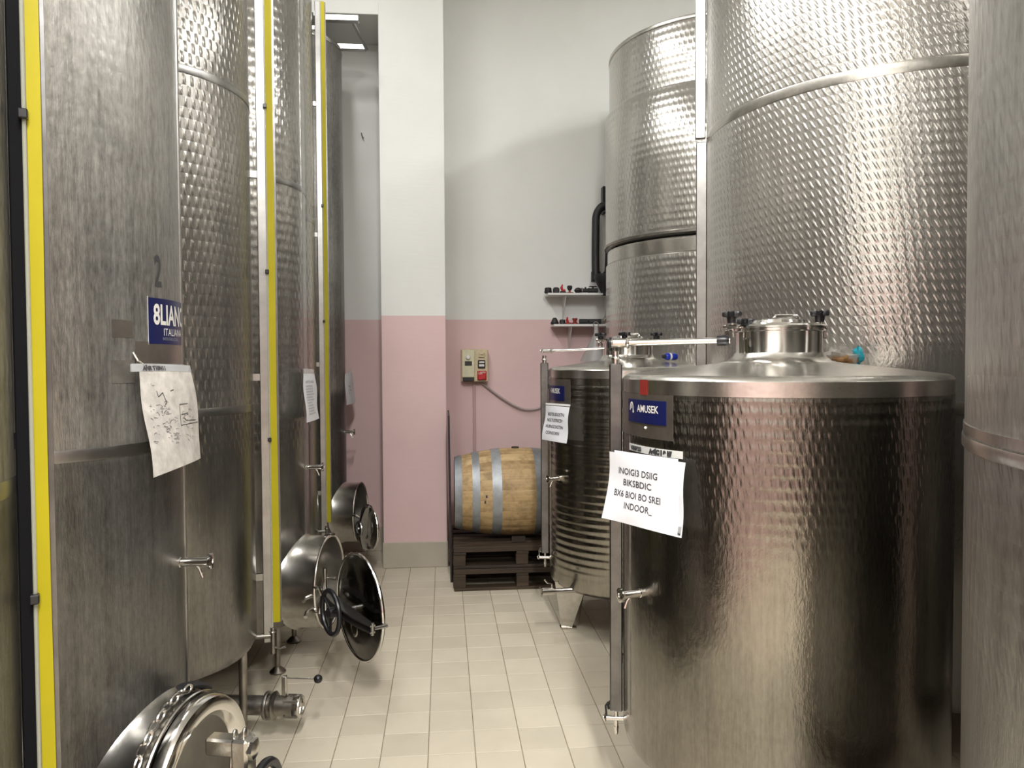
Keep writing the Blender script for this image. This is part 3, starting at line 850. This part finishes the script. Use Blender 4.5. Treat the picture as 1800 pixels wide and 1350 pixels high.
def drum_rail(t, R, deg, z0, z1, wd, hatch_pt, pipe_r, m='rail_dark', blk=True):
    d = pol(1, deg); tn = pol(1, deg + 90)
    q = Matrix(((d.x, tn.x, 0, 0), (d.y, tn.y, 0, 0), (0, 0, 1, 0), (0, 0, 0, 1)))
    b = B()
    x = R + .002 + wd / 2
    b.box((x, 0, (z0 + z1) / 2), (wd, .032, z1 - z0), q, .005)
    b.box((R + .006, 0, z0 + .2), (.03, .02, .03), q).box((R + .006, 0, z1 - .15), (.03, .02, .03), q)
    g = obj('level_rail', b, M[m], t)
    tp = q @ Vector((x, 0, z1))
    e = B().tube([tp + Vector((0, 0, -.02)), tp + Vector((0, 0, .045))], .014, 12)
    e.torus(frame(tp + Vector((0, 0, .02)), (1, 0, 0), (0, 0, 1)), .013, .006, 16, 8)
    hp = Vector(hatch_pt)
    top = tp + Vector((0, 0, .075)); dr = (hp - top).normalized()
    e.tube([top - dr * .025, top + dr * .05], pipe_r * 1.45, 12)
    e.torus(frame(top + dr * .045, (0, 0, 1), dr), pipe_r * 1.3, .006, 16, 8)
    e.torus(frame(top - dr * .012, (0, 0, 1), dr), pipe_r * 1.3, .006, 16, 8)
    obj('elbow', e, M['chrome'], g)
    obj('vent_pipe', B().tube([top + dr * .04, hp], pipe_r, 14), M['chrome'], g)
    if blk:
        cc = B().torus(frame(top - dr * .02, (0, 0, 1), dr), pipe_r * 1.25, .010, 18, 8, PI * 1.3, .2)
        obj('black_clamp', cc, M['black'], g)
        c2 = B().lathe([(0, 0), (pipe_r * 1.6, .0), (pipe_r * 1.7, .03), (pipe_r * 1.2, .042), (0, .042)], 20, frame(hp - dr * .045, (0, 0, 1), dr))
        obj('black_coupling', c2, M['black'], g)
    vb = B()
    zv = z0 - .03
    vb.cyl(q @ Vector((R - .03, 0, zv)), q @ Vector((x + .05, 0, zv)), .010, None, 12)
    vb.cyl(q @ Vector((x, 0, z0 + .01)), q @ Vector((x, 0, zv - .055)), .008, None, 12)
    vb.torus(frame(q @ Vector((x + .042, 0, zv)), (0, 0, 1), d), .010, .005, 14, 6)
    vb.cyl(q @ Vector((x, 0, zv - .03)), q @ Vector((x, 0, zv - .06)), .010, .006, 10)
    v = obj('drain_valve', vb, M['chrome'], g)
    hk = B().torus(frame(q @ Vector((x + .006, 0, zv + .045)), d, tn), .024, .005, 16, 8, PI * 1.25, PI * .9)
    hk.tube([q @ Vector((x + .036, 0, zv)), q @ Vector((x + .04, 0, zv + .045)), q @ Vector((x + .03, 0, zv + .06))], .004, 8)
    obj('valve_clip', hk, M['black'] if blk else M['steel'], v)
drum_rail(D1, R1, 168, .345, 1.655, .048, (-.20, -.05, 1.735), .0115)
drum_rail(D2, R2, 172, .440, 1.655, .050, (-.16, -.05, 1.742), .0075, blk=False)
# front drum details
pl = obj('smooth_panel', curved_plate(R1, 170, 211, 1.405, 1.552, .002), M['tape_brown'], D1)
pb = obj('name_plate', curved_plate(R1, 183.8, 208.3, 1.453, 1.532, .003, .0022), M['blue'], D1); pb['label'] = 'blue name plate with white lettering'
fnp = cylmap(R1 + .0062, 183.8, 1.453)
text_obj('lettering', [('AMUSEK', .034, .082, .038, .0006, .98)], M['white_print'], pb, fnp)
strokes('emblem', [[(.022, .040), (.024, .056), (.031, .066), (.040, .067), (.047, .060), (.050, .036)], [(.044, .036), (.056, .036)], [(.034, .060), (.036, .046)]], .0034, M['white_print'], pb, fnp)
rt_ = obj('red_tag', curved_plate(R1, 193.6, 198.4, 1.549, 1.600, .0015, .002), M['red_dark'], D1); rt_['label'] = 'small red tag above the blue plate'
obj('rivet', B().sphere(pol(R1 + .003, 197.3, 1.439), .005), M['white_metal'], D1)
sample_tap(D1, R1, 193, .866, .085)
pf = obj('name_plate', curved_plate(R2, 184, 208, 1.425, 1.515, .003, .0015), M['blue'], D2); pf['label'] = 'blue name plate with white lettering'
text_obj('lettering', [('4 MUSEK', .042, .03, .045, .001, .85)], M['white_print'], pf, cylmap(R2 + .0055, 184, 1.425))
obj('smooth_panel', curved_plate(R2, 182, 214, 1.39, 1.555, .0012), M['tape_brown'], D2)
obj('side_strip', curved_plate(R2, 181, 183, .45, 1.57, .003), M['rail'], D2)
obj('side_strip', curved_plate(R1, 181.5, 184, .40, 1.40, .003), M['rail'], D1)
sample_tap(D2, R2, 200, .954, .085)
ob = B().cyl((-.05, -.22, .29), (-.56, -.29, .30), .016, None, 14).tube([(.02, -.16, .30), (-.05, -.22, .29)], .016, 12)
ob.lathe([(0, 0), (.022, 0), (.022, .07), (0, .07)], 16, frame((-.52, -.286, .30), (0, 0, 1), (-1, -.1, 0)))
ob.box((-.60, -.296, .30), (.012, .05, .05), None, .004)
ou = obj('outlet_pipe', ob, M['chrome'], D2)
obj('outlet_lever', B().tube([(-.53, -.288, .32), (-.53, -.288, .345), (-.56, -.30, .355), (-.575, -.30, .375)], .0055, 8), M['chrome'], ou)

# sheets on the drums
s, f, W, H, P = sheet('paper_sheet', 'large white handwritten sheet in a sleeve hanging on the front drum', (.575, 2.615, 1.350), (.748, 2.325, 1.346), (.556, 2.60, 1.122), (.726, 2.29, 1.118), M['paper'], .012, (0, .0, .02), SG)
kx, ky = W / 135, H / 131
rows = [('INOIGI3 DSIIG', .030, 20 * kx, H * .705, .0003, 1.02), ('BIKSBDIC', .030, 31 * kx, H * .545, .0003, 1.10), ('BX6 BIOI BO SREI', .030, 15 * kx, H * .375, .0003, .95), ('INDOOR_', .030, 37 * kx, H * .215, .0003, .95)]
text_obj('lettering', rows, M['ink'], s, f)
fl2 = B()
fr_ = [[P(u, v, .0030) for u in (.955, .975, .995)] for v in (0, .25, .5, .75, .97)]
fl2.grid(fr_, closed_u=False); fl2.grid([[P(u, v, .0018) for u in (.955, .975, .995)] for v in (0, .25, .5, .75, .97)], closed_u=False)
obj('sleeve_edge', fl2, M['sleeve'], s)
bt = B().grid([[P(u, v, .0034) for u in (.96, .99)] for v in (.03, .14)], closed_u=False).grid([[P(u, v, .002) for u in (.96, .99)] for v in (.03, .14)], closed_u=False)
obj('black_mark', bt, M['ink'], s)
bk_ = B().grid([[P(u, v, -.004) for u in (.06, .3, .6, .9)] for v in (.5, 1.03)], closed_u=False).grid([[P(u, v, -.0055) for u in (.06, .3, .6, .9)] for v in (.5, 1.03)], closed_u=False)
obj('back_page', bk_, M['paper'], s)
stp = obj('lettered_strip', curved_plate(R1, 185, 215.5, 1.352, 1.376, .002, .004), M['white_metal'], D1)
text_obj('strip_print', [('V0BBP2SI', .020, .018, .005, .001, 1.05), ('A\u25C0C I 0 I//', .020, .150, .005, .0022, 1.15)], M['ink'], stp, cylmap(R1 + .0075, 185, 1.352))
s, f, W, H, P = sheet('paper_sheet', 'small white lettered sheet hanging on the rear drum', (.626, 4.66, 1.393), (.728, 4.41, 1.396), (.597, 4.64, 1.186), (.706, 4.38, 1.187), M['paper'], .008, None, SG)
text_obj('lettering', [('BOITSUDOSTN', .026, .04, H * .72, .0006, 1.12), ('NOLTUSTRICSV', .026, .035, H * .55, .0006, 1.02), ('NURNGOXSTIN', .026, .03, H * .37, .0006, 1.05), ('COINSORN', .026, .045, H * .19, .0006, 1.1)], M['ink'], s, f)
obj('sleeve_strip', B().grid([[P(u, v, .003) for u in (0, .25, .5, .75, 1)] for v in (1.02, 1.075)], closed_u=False).grid([[P(u, v, -.002) for u in (0, .25, .5, .75, 1)] for v in (1.02, 1.075)], closed_u=False), M['white_metal'], s)

# small things lying on the drums
t = thing('plastic_bottle', 'small blue plastic bottle lying on top of the rear drum', 'bottle', (1.395, 4.60, 1.668), .25)
q = frame((-.045, 0, .021), (0, 0, 1), (1, .1, -.02))
obj('body', B().lathe([(0, .0), (.015, .0), (.021, .008), (.022, .02), (.022, .07), (.018, .082), (0, .085)], 24, q), M['blue_bright'], t)
obj('cap', B().lathe([(0, -.022), (.009, -.022), (.012, -.01), (.012, .001), (0, .001)], 16, q), M['rubber'], t)
obj('label_band', B().lathe([(.0225, .024), (.0228, .026), (.0228, .036), (.0225, .038)], 24, q), M['white_print'], t)
t = thing('crumpled_wrapper', 'crumpled clear and brown wrapper with a turquoise corner on the front drum', 'wrapper', (1.575, 2.90, 1.640), .0)
def crumple(c, s, seed, n=14):
    b = B(); r = random.Random(seed)
    b.sphere(c, 1, s, n, 9)
    for v in b.bm.verts:
        d = (v.co - Vector(c)); v.co = Vector(c) + d * r.uniform(.72, 1.22)
        v.co.z = max(v.co.z, .002)
    return b
obj('clear_film', crumple((-.02, 0, .034), (.078, .045, .038), 4), M['wrap'], t, 12)
obj('brown_paper', crumple((-.015, -.01, .022), (.055, .04, .022), 9), M['amber'], t, 12)
obj('turquoise_film', crumple((.055, -.005, .040), (.022, .02, .034), 5, 8), M['teal'], t, 12)

# ------------------------------------------------------------------ big tanks on the right
RBc = (2.351, 3.837); RB = .95
TB = thing('large_steel_tank', 'very large bright dimpled tank rising behind the front drum', 'tank', (*RBc, 0))
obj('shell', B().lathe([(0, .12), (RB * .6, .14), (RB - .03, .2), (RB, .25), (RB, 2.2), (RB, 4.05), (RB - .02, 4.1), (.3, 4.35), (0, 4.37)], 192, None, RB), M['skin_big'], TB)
obj('weld_band', band(B(), RB, 2.835, .048, .0015), M['steel'], TB)
obj('weld_band', band(B(), RB, 1.44, .05, .003), M['steel'], TB)
for a in (45, 135, 225, 315):
    obj('leg', B().cyl(pol(.8, a, .22), pol(.8, a, 0), .04, .035, 16), M['steel_dark'], TB)
rb = B()
for z0, z1, x in ((.3, 2.855, .0), (2.875, 4.05, .006)):
    q = Matrix.Rotation(math.radians(163), 4, 'Z')
    rb.box((RB + .028 + x, 0, (z0 + z1) / 2), (.056, .034, z1 - z0), q, .004)
obj('side_rail', rb, M['rail'], TB)

SCc = (2.11, 5.74)
ts = thing('stacked_tank_lower', 'lower tank of the stacked pair at the back, grid patterned', 'tank', (*SCc, 0))
ts.name = 'stacked_steel_tank'
obj('shell', B().lathe([(0, .1), (.83, .12), (.86, .16), (.86, 1.2), (.86, 2.39), (.845, 2.40), (.845, 2.50), (.82, 2.506), (.30, 2.512), (0, 2.512)], 160, None, .86), M['skin_stack'], ts)
obj('top_band', B().lathe([(.844, 2.402), (.848, 2.404), (.848, 2.488), (.844, 2.49)], 120), M['steel'], ts)
for a in (45, 135, 225, 315):
    obj('leg', B().cyl(pol(.7, a, .14), pol(.7, a, 0), .04, .035, 16), M['steel_dark'], ts)
tu = thing('stacked_steel_tank', 'upper tank of the stacked pair at the back, with the bright lamp glint', 'tank', (*SCc, 2.512))
obj('shell', B().lathe([(0, .0), (.80, .0), (.845, .005), (.862, .012), (.862, .5), (.862, 1.000), (.855, 1.010), (.832, 1.012), (.832, 1.2), (.832, 1.44), (.828, 1.455), (.70, 1.50), (.2, 1.6), (0, 1.61)], 160, None, .86), M['skin_stack'], tu)
obj('foot_ring', B().lathe([(.855, .010), (.872, .012), (.872, .030), (.862, .036)], 120), M['steel_dark'], tu)
obj('top_rim', band(B(), .832, 1.43, .025, .004), M['steel'], tu)

RF = 1.0
TF = thing('near_steel_tank', 'nearest tall tank cut by the right frame edge, with one smooth belt', 'tank', (1.82, .82, 0))
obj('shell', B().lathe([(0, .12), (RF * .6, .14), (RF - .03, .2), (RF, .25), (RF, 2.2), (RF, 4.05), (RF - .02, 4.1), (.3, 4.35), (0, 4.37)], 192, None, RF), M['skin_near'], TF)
obj('weld_band', band(B(), RF, 1.502, .022, .004).lathe([(RF - .01, 1.527), (RF + .003, 1.527), (RF + .003, 1.545), (RF - .01, 1.545)], 96), M['steel'], TF)
for a in (45, 135, 225, 315):
    obj('leg', B().cyl(pol(.8, a, .22), pol(.8, a, 0), .04, .035, 16), M['steel_dark'], TF)
# unseen tank added outside the frame; blocks light and darkens the front drum's reflections
TN = thing('unseen_blocker_tank', 'unseen tall tank added beyond the right frame edge to block light', 'tank', (3.28, 2.24, 0))
obj('shell', B().lathe([(0, .12), (.5, .14), (.85, .2), (.88, .25), (.88, 2.2), (.88, 4.05), (.86, 4.1), (.3, 4.35), (0, 4.37)], 128, None, .88), M['skin_near'], TN)
obj('weld_band', band(B(), .88, 1.50, .04, .003), M['steel'], TN)
for a in (45, 135, 225, 315):
    obj('leg', B().cyl(pol(.7, a, .22), pol(.7, a, 0), .04, .035, 16), M['steel_dark'], TN)

# ------------------------------------------------------------------ barrel on two pallets
PX0, PX1, PY0, PY1 = .062, 1.062, 5.52, 6.30
def pallet(z, label):
    t = thing('pallet', label, 'pallet', ((PX0 + PX1) / 2, (PY0 + PY1) / 2, z), 0, 'stacked wooden pallets under the barrel')
    W2, D2_ = (PX1 - PX0), (PY1 - PY0)
    rnd2 = random.Random(int(z * 100) + 2)
    def pk(n, c, s): obj(n, B().box(c, s, Matrix.Rotation(rnd2.uniform(-.006, .006), 4, 'Z'), .003), M['pallet'], t)
    for y in (-.34, 0, .34): pk('plank', (0, y, .011), (W2, .10, .020))
    for x in (-.455, 0, .455):
        for y in (-.34, 0, .34): pk('block', (x + rnd2.uniform(-.006, .006), y, .061), (.09, .095, .078))
    for x in (-.455, 0, .455): pk('plank', (x, 0, .110), (.09, D2_, .019))
    for y in (-.335, -.168, 0, .168, .335): pk('plank', (0, y, .140), (W2, .11, .038 if abs(y) > .3 else .03))
    return t
pallet(0, 'lower of the two dark wooden pallets, resting on the tiles')
pallet(.161, 'upper of the two dark wooden pallets, directly under the barrel')

bt = thing('oak_barrel', 'oak wine barrel with galvanised hoops lying on the stacked pallets', 'barrel', (.545, 5.875, .325))
BRad = .335
def br(x): return BRad - .068 * (x / .47) ** 2
def bz(x): return BRad
NS = 26
xs = [-.47 + .94 * k / 16 for k in range(17)]
stave = B()
rings = []
ha = PI / NS * .992
for x in xs:
    r = br(x)
    prof = []
    for a in (-ha, -ha * .5, 0, ha * .5, ha):
        rr = r - (.0025 if abs(a) == ha else 0)
        prof.append((rr, a))
    ring = [Vector((x, rr * math.sin(a), rr * math.cos(a))) for rr, a in prof] + [Vector((x, (r - .026) * math.sin(a), (r - .026) * math.cos(a))) for a in (ha, 0, -ha)]
    rings.append(ring)
stave.grid(rings, cap0=True, cap1=True)
stave_me = stave.mesh('stave', M['oak'], 25)
for k in range(NS):
    o = bpy.data.objects.new('stave', stave_me); C.objects.link(o); o.parent = bt
    o.location = (0, 0, BRad + .002); o.rotation_euler = (2 * PI * k / NS + .05, 0, 0)
for x0, x1 in ((-.470, -.415), (-.340, -.285), (-.195, -.125), (.125, .195), (.285, .340), (.415, .470)):
    hb = B()
    pr = [x0, (x0 + x1) / 2, x1]
    hb.lathe([(br(x) + .0035, x) for x in pr] + [(br(x) - .004, x) for x in reversed(pr)] + [(br(x0) + .0035, x0)], 64, Matrix(((0, 0, 1, 0), (0, 1, 0, 0), (-1, 0, 0, 0), (0, 0, 0, 1))))
    o = obj('hoop', hb, M['hoop'], bt); o.location = (0, 0, BRad + .002)
for s_ in (-1, 1):
    for k in range(5):
        y0, y1 = -.24 + .096 * k + .001, -.24 + .096 * (k + 1) - .001
        poly = []
        R_ = br(.44) - .022
        for y in (y0, (y0 + y1) / 2, y1): poly.append((y, math.sqrt(max(R_ ** 2 - y * y, .0001))))
        pp = poly + [(y, -z) for y, z in reversed(poly)]
        o = obj('head_board', B().prism([(a, b) for a, b in pp], -.008, .008, Matrix(((0, 0, 1, s_ * .44), (1, 0, 0, 0), (0, 1, 0, BRad + .002), (0, 0, 0, 1)))), M['oak'], bt)
o = obj('bung', B().lathe([(0, 0), (.03, 0), (.028, .012), (0, .014)], 20, Matrix.Translation((0, 0, 2 * BRad))), M['pallet'], bt)
bm_ = B()
for x, y in ((-.25, -.02), (-.24, .02), (-.06, .05)):
    bm_.box((x, -(BRad + .001), BRad + y), (.012, .002, .018))
o = obj('stamp_mark', bm_, M['ink'], bt); o.location = (0, .015, 0)

# wedges that keep the barrel from rolling
for y, yy in ((-.17, 'front'), (.17, 'rear')):
    wx = B().prism([(-.06, 0), (.06, 0), (-.06 if y < 0 else .06, .045)], -.05, .05, Matrix(((0, 0, 1, 0), (1, 0, 0, 0), (0, 1, 0, 0), (0, 0, 0, 1))))
    o = obj('wedge', wx, M['pallet']); o.location = (.545, 5.875 + y * 1.05, .3205)
    tag(o, 'dark wooden wedge under the %s side of the barrel' % yy, 'wedge')

# dark panel leaning between pillar and pallets
pn = obj('dark_panel', B().box((0, 0, .63), (.014, .62, 1.26), None, .003), M['board'])
pn.location = (.0465, 6.06, .002); pn.rotation_euler = (0, math.radians(-.5), 0)
tag(pn, 'thin dark board standing on edge between pillar and barrel', 'board')

# ------------------------------------------------------------------ wall things
t = thing('switch_box', 'cream electric switch box on the pink wall above the barrel', 'switch box', (.272, 6.81, 1.49))
bx = B().box((0, -.045, .14), (.235, .085, .285), None, .006)
obj('housing', bx, M['cream2'], t)
lf = obj('cover', B().box((-.056, -.094, .155), (.112, .02, .24), None, .006), M['cream'], t)
obj('knob', B().lathe([(0, .022), (.016, .02), (.020, .012), (.021, 0), (0, 0)], 20, frame((-.058, -.104, .212), (0, 0, 1), (0, -1, 0))), M['white_metal'], lf)
obj('window', B().box((-.056, -.105, .158), (.062, .006, .038), None, .002), M['black'], lf)
obj('bottom_socket', B().box((-.056, -.088, .018), (.10, .03, .036), None, .006), M['rubber'], t)
obj('selector', B().box((.062, -.092, .232), (.052, .014, .046), None, .004).box((.062, -.102, .240), (.03, .012, .012), None, .003), M['cream2'], t)
sw = obj('rocker_switch', B().box((.060, -.092, .150), (.066, .014, .074), None, .006), M['black'], t)
obj('rocker_plate', B().box((.060, -.100, .140), (.046, .006, .020), None, .002).box((.062, -.100, .168), (.046, .005, .014), None, .002), M['white_metal'], sw)
rs = obj('stop_switch', B().box((.062, -.094, .052), (.080, .018, .082), None, .005).box((.062, -.108, .038), (.066, .014, .045), None, .004), M['red'], t)
text_obj('lettering', [('1 AUTO', .018, .030, .074, .0004, 1.0), ('0 MAN', .012, .030, .062, .0002, 1.0)], M['white_print'], rs, lambda x, y: Vector((x, -.1045, y)))
cd = obj('conduit', B().box((.267, 6.800, .86), (.024, .02, 1.262), None, .004), plain('pink_painted_conduit', (.50, .34, .35), .6))
tag(cd, 'thin pink painted conduit running down from the switch box behind the barrel', 'conduit')
pts = []
for k in range(19):
    u = k / 18
    x = .315 + (1.05 - .315) * u
    z = 1.49 - .30 * math.sin(min(1, u * 1.25) * PI / 2) * (1 if u < .45 else 1) + max(0, u - .42) ** 2 * .55
    pts.append((x, 6.79 - .01 * math.sin(u * PI), z))
cb_ = obj('power_cable', B().tube(pts, .0095, 8), plain('grey_cable', (.36, .29, .29), .55))
tag(cb_, 'grey power cable drooping from the switch box behind the rear drum', 'cable')
hkk = obj('wall_hook', B().tube([(-.692, 6.805, 3.65), (-.692, 6.78, 3.645), (-.684, 6.775, 3.615), (-.672, 6.78, 3.60)], .005, 8), M['steel_dark'])
tag(hkk, 'tiny bent hook high on the recess wall', 'hook')

def shelf(x0, x1, z, label):
    t = thing('wall_shelf', label, 'shelf', ((x0 + x1) / 2, 6.80, z))
    L = x1 - x0
    obj('board', B().box((0, -.10, -.010), (L, .21, .020), None, .003), M['white_metal'], t)
    for x in (-L / 2 + .16, L / 2 - .06):
        pr_ = B().prism([(0, -.02), (-.19, -.02), (0, -.22)], -.004, .004, Matrix(((0, 0, 1, x), (1, 0, 0, 0), (0, 1, 0, 0), (0, 0, 0, 1))))
        obj('bracket', pr_, M['white_metal'], t)
    return t
shelf(.905, 1.50, 2.255, 'upper white wall shelf with black fittings, on the white paint')
shelf(.955, 1.50, 1.985, 'lower white wall shelf with black fittings, on the pink paint edge')
def fit(name, label, cat, loc, builders, rz=0):
    t = thing(name, label, cat, loc, rz, 'fittings on the wall shelves')
    for n, b, m in builders: obj(n, b, M[m], t)
Zu, Zl = 2.2555, 1.9855
YS = 6.66
fit('rubber_stopper', 'leftmost black cap on the upper wall shelf', 'stopper', (.915, YS, Zu), [('body', B().lathe([(0, 0), (.030, 0), (.032, .01), (.030, .045), (.024, .05), (0, .05)], 20), 'rubber'), ('collar', B().torus(Matrix.Translation((0, 0, .012)), .031, .005, 24, 6), 'black')])
fit('rubber_stopper', 'second black cap from the left on the upper wall shelf', 'stopper', (.985, YS, Zu), [('body', B().box((0, 0, .024), (.055, .05, .048), None, .008), 'rubber'), ('collar', B().torus(Matrix.Translation((0, 0, .048)), .018, .004, 20, 6), 'black')])
fit('red_clamp', 'red lever clamp standing on the upper wall shelf', 'clamp', (1.045, YS, Zu), [('base', B().box((0, 0, .010), (.05, .03, .020), None, .004), 'rubber'), ('lever', B().tube([(0, 0, .016), (-.012, 0, .05), (-.004, 0, .078)], [.010, .012, .006], 10).tube([(0, 0, .016), (.02, 0, .032)], [.01, .008], 8), 'red')])
fit('mushroom_fitting', 'black mushroom knob on a red foot, upper wall shelf', 'fitting', (1.105, YS, Zu), [('foot', B().lathe([(0, 0), (.034, 0), (.034, .009), (.010, .013), (.010, .03), (0, .03)], 20), 'red_dark'), ('head', B().lathe([(0, .028), (.014, .028), (.022, .042), (.023, .060), (.017, .068), (0, .068)], 20), 'rubber')])
fit('round_fitting', 'rounded black fitting in the middle of the upper wall shelf', 'fitting', (1.180, YS, Zu), [('body', B().sphere((0, 0, .026), .026, (1.3, 1, 1)), 'rubber'), ('ring', B().torus(Matrix.Translation((0, 0, .026)), .033, .004, 24, 6), 'black')])
fit('pipe_valve', 'small black valve left of another on the upper wall shelf', 'valve', (1.245, YS, Zu), [('body', B().cyl((-.035, 0, .026), (.035, 0, .026), .018, None, 16).cyl((0, 0, .02), (0, 0, .055), .008), 'rubber'), ('flange', B().cyl((-.036, 0, .026), (-.028, 0, .026), .025, None, 18).cyl((.028, 0, .026), (.036, 0, .026), .025, None, 18), 'steel_dark')])
fit('pipe_valve', 'black valve next to the hose on the upper wall shelf', 'valve', (1.305, YS - .03, Zu), [('body', B().cyl((-.042, 0, .024), (.042, 0, .024), .020, None, 16).cyl((0, 0, .02), (0, 0, .056), .009), 'rubber'), ('handle', B().box((.0, 0, .058), (.07, .014, .009), None, .003), 'black')])
fit('cone_fitting', 'leftmost black cone fitting on the lower wall shelf', 'fitting', (.972, YS, Zl), [('body', B().lathe([(0, 0), (.034, 0), (.036, .012), (.020, .05), (.012, .058), (0, .058)], 20), 'rubber'), ('ring', B().torus(Matrix.Translation((0, 0, .012)), .035, .004, 24, 6), 'black')])
fit('rubber_stopper', 'black cap between the cone fitting and red clamp, lower wall shelf', 'stopper', (1.040, YS, Zl), [('body', B().lathe([(0, 0), (.026, 0), (.027, .03), (.020, .042), (0, .044)], 20), 'rubber')])
fit('red_clamp', 'red lever clamp standing on the lower wall shelf', 'clamp', (1.090, YS, Zl), [('base', B().box((0, 0, .008), (.06, .03, .016), None, .004), 'red_dark'), ('lever', B().tube([(0, 0, .012), (-.010, 0, .04), (-.006, 0, .064)], [.010, .012, .007], 10), 'red')])
fit('red_valve', 'dull red valve right of the red clamp, lower wall shelf', 'valve', (1.150, YS, Zl), [('body', B().lathe([(0, 0), (.026, 0), (.026, .012), (.016, .02), (.016, .036), (.024, .042), (.022, .054), (0, .055)], 18), 'red_dark'), ('foot', B().box((0, 0, .004), (.07, .04, .008), None, .002), 'rubber')])
fit('black_sleeve', 'short black sleeve lying on the lower wall shelf', 'sleeve', (1.225, YS, Zl), [('body', B().cyl((-.035, 0, .024), (.035, 0, .024), .023, None, 20), 'rubber'), ('end_ring', B().torus(frame((.036, 0, .024), (0, 0, 1), (1, 0, 0)), .020, .004, 20, 6), 'black')])
fit('black_sleeve', 'long black sleeve lying right of the short one, lower wall shelf', 'sleeve', (1.325, YS, Zl), [('body', B().cyl((-.055, 0, .024), (.055, 0, .024), .023, None, 20), 'rubber'), ('elbow', B().tube([(.055, 0, .024), (.085, 0, .026), (.10, -.0, .05)], [.022, .022, .018], 12), 'steel_dark')])

# hose and its funnel
hz = [(1.345, 6.70, 2.42), (1.345, 6.71, 2.6), (1.348, 6.71, 2.82), (1.352, 6.71, 2.94), (1.378, 6.70, 3.00), (1.415, 6.70, 3.03), (1.46, 6.70, 3.00), (1.478, 6.70, 2.9), (1.470, 6.70, 2.7), (1.455, 6.70, 2.42)]
hs_ = thing('black_hose', 'thick black hose looped on the wall above the shelves beside the stacked tank', 'hose', (0, 0, 0))
def smooth(pts, n=4):
    out = []
    P_ = [Vector(p) for p in pts]
    for i in range(len(P_) - 1):
        p0, p1, p2, p3 = P_[max(i - 1, 0)], P_[i], P_[i + 1], P_[min(i + 2, len(P_) - 1)]
        for k in range(n):
            t_ = k / n
            out.append(.5 * ((2 * p1) + (p2 - p0) * t_ + (2 * p0 - 5 * p1 + 4 * p2 - p3) * t_ ** 2 + (3 * p1 - p0 - 3 * p2 + p3) * t_ ** 3))
    out.append(P_[-1]); return out
obj('hose', B().tube(smooth(hz), .034, 14), M['rubber'], hs_)
obj('hanger', B().box((1.43, 6.77, 3.09), (.03, .08, .24), None, .004).box((1.425, 6.70, 2.985), (.03, .19, .02), None, .003), M['black'], hs_)
obj('funnel_end', B().lathe([(0, 2.235), (.028, 2.235), (.03, 2.27), (.075, 2.36), (.085, 2.375), (.085, 2.42), (.05, 2.425), (0, 2.43)], 24, Matrix.Translation((1.40, 6.62, -.0))), M['rubber'], hs_)
obj('coupling', B().cyl((1.345, 6.70, 2.36), (1.345, 6.70, 2.45), .042, None, 18).cyl((1.455, 6.70, 2.36), (1.455, 6.70, 2.45), .042, None, 18).box((1.40, 6.68, 2.40), (.16, .10, .05), None, .01), M['black'], hs_)
fu = thing('grey_funnel', 'translucent grey funnel hanging mouth down under the lower shelf', 'funnel', (1.30, 6.46, 1.66))
obj('cone', B().lathe([(.140, 0), (.137, .01), (.022, .235), (.018, .30), (.015, .30), (.019, .235), (.132, .01), (.135, 0)], 28), M['funnel'], fu)
obj('hanging_loop', B().torus(frame((0, .012, .315), (1, 0, 0), (0, 1, 0)), .022, .004, 20, 6), M['steel'], fu)
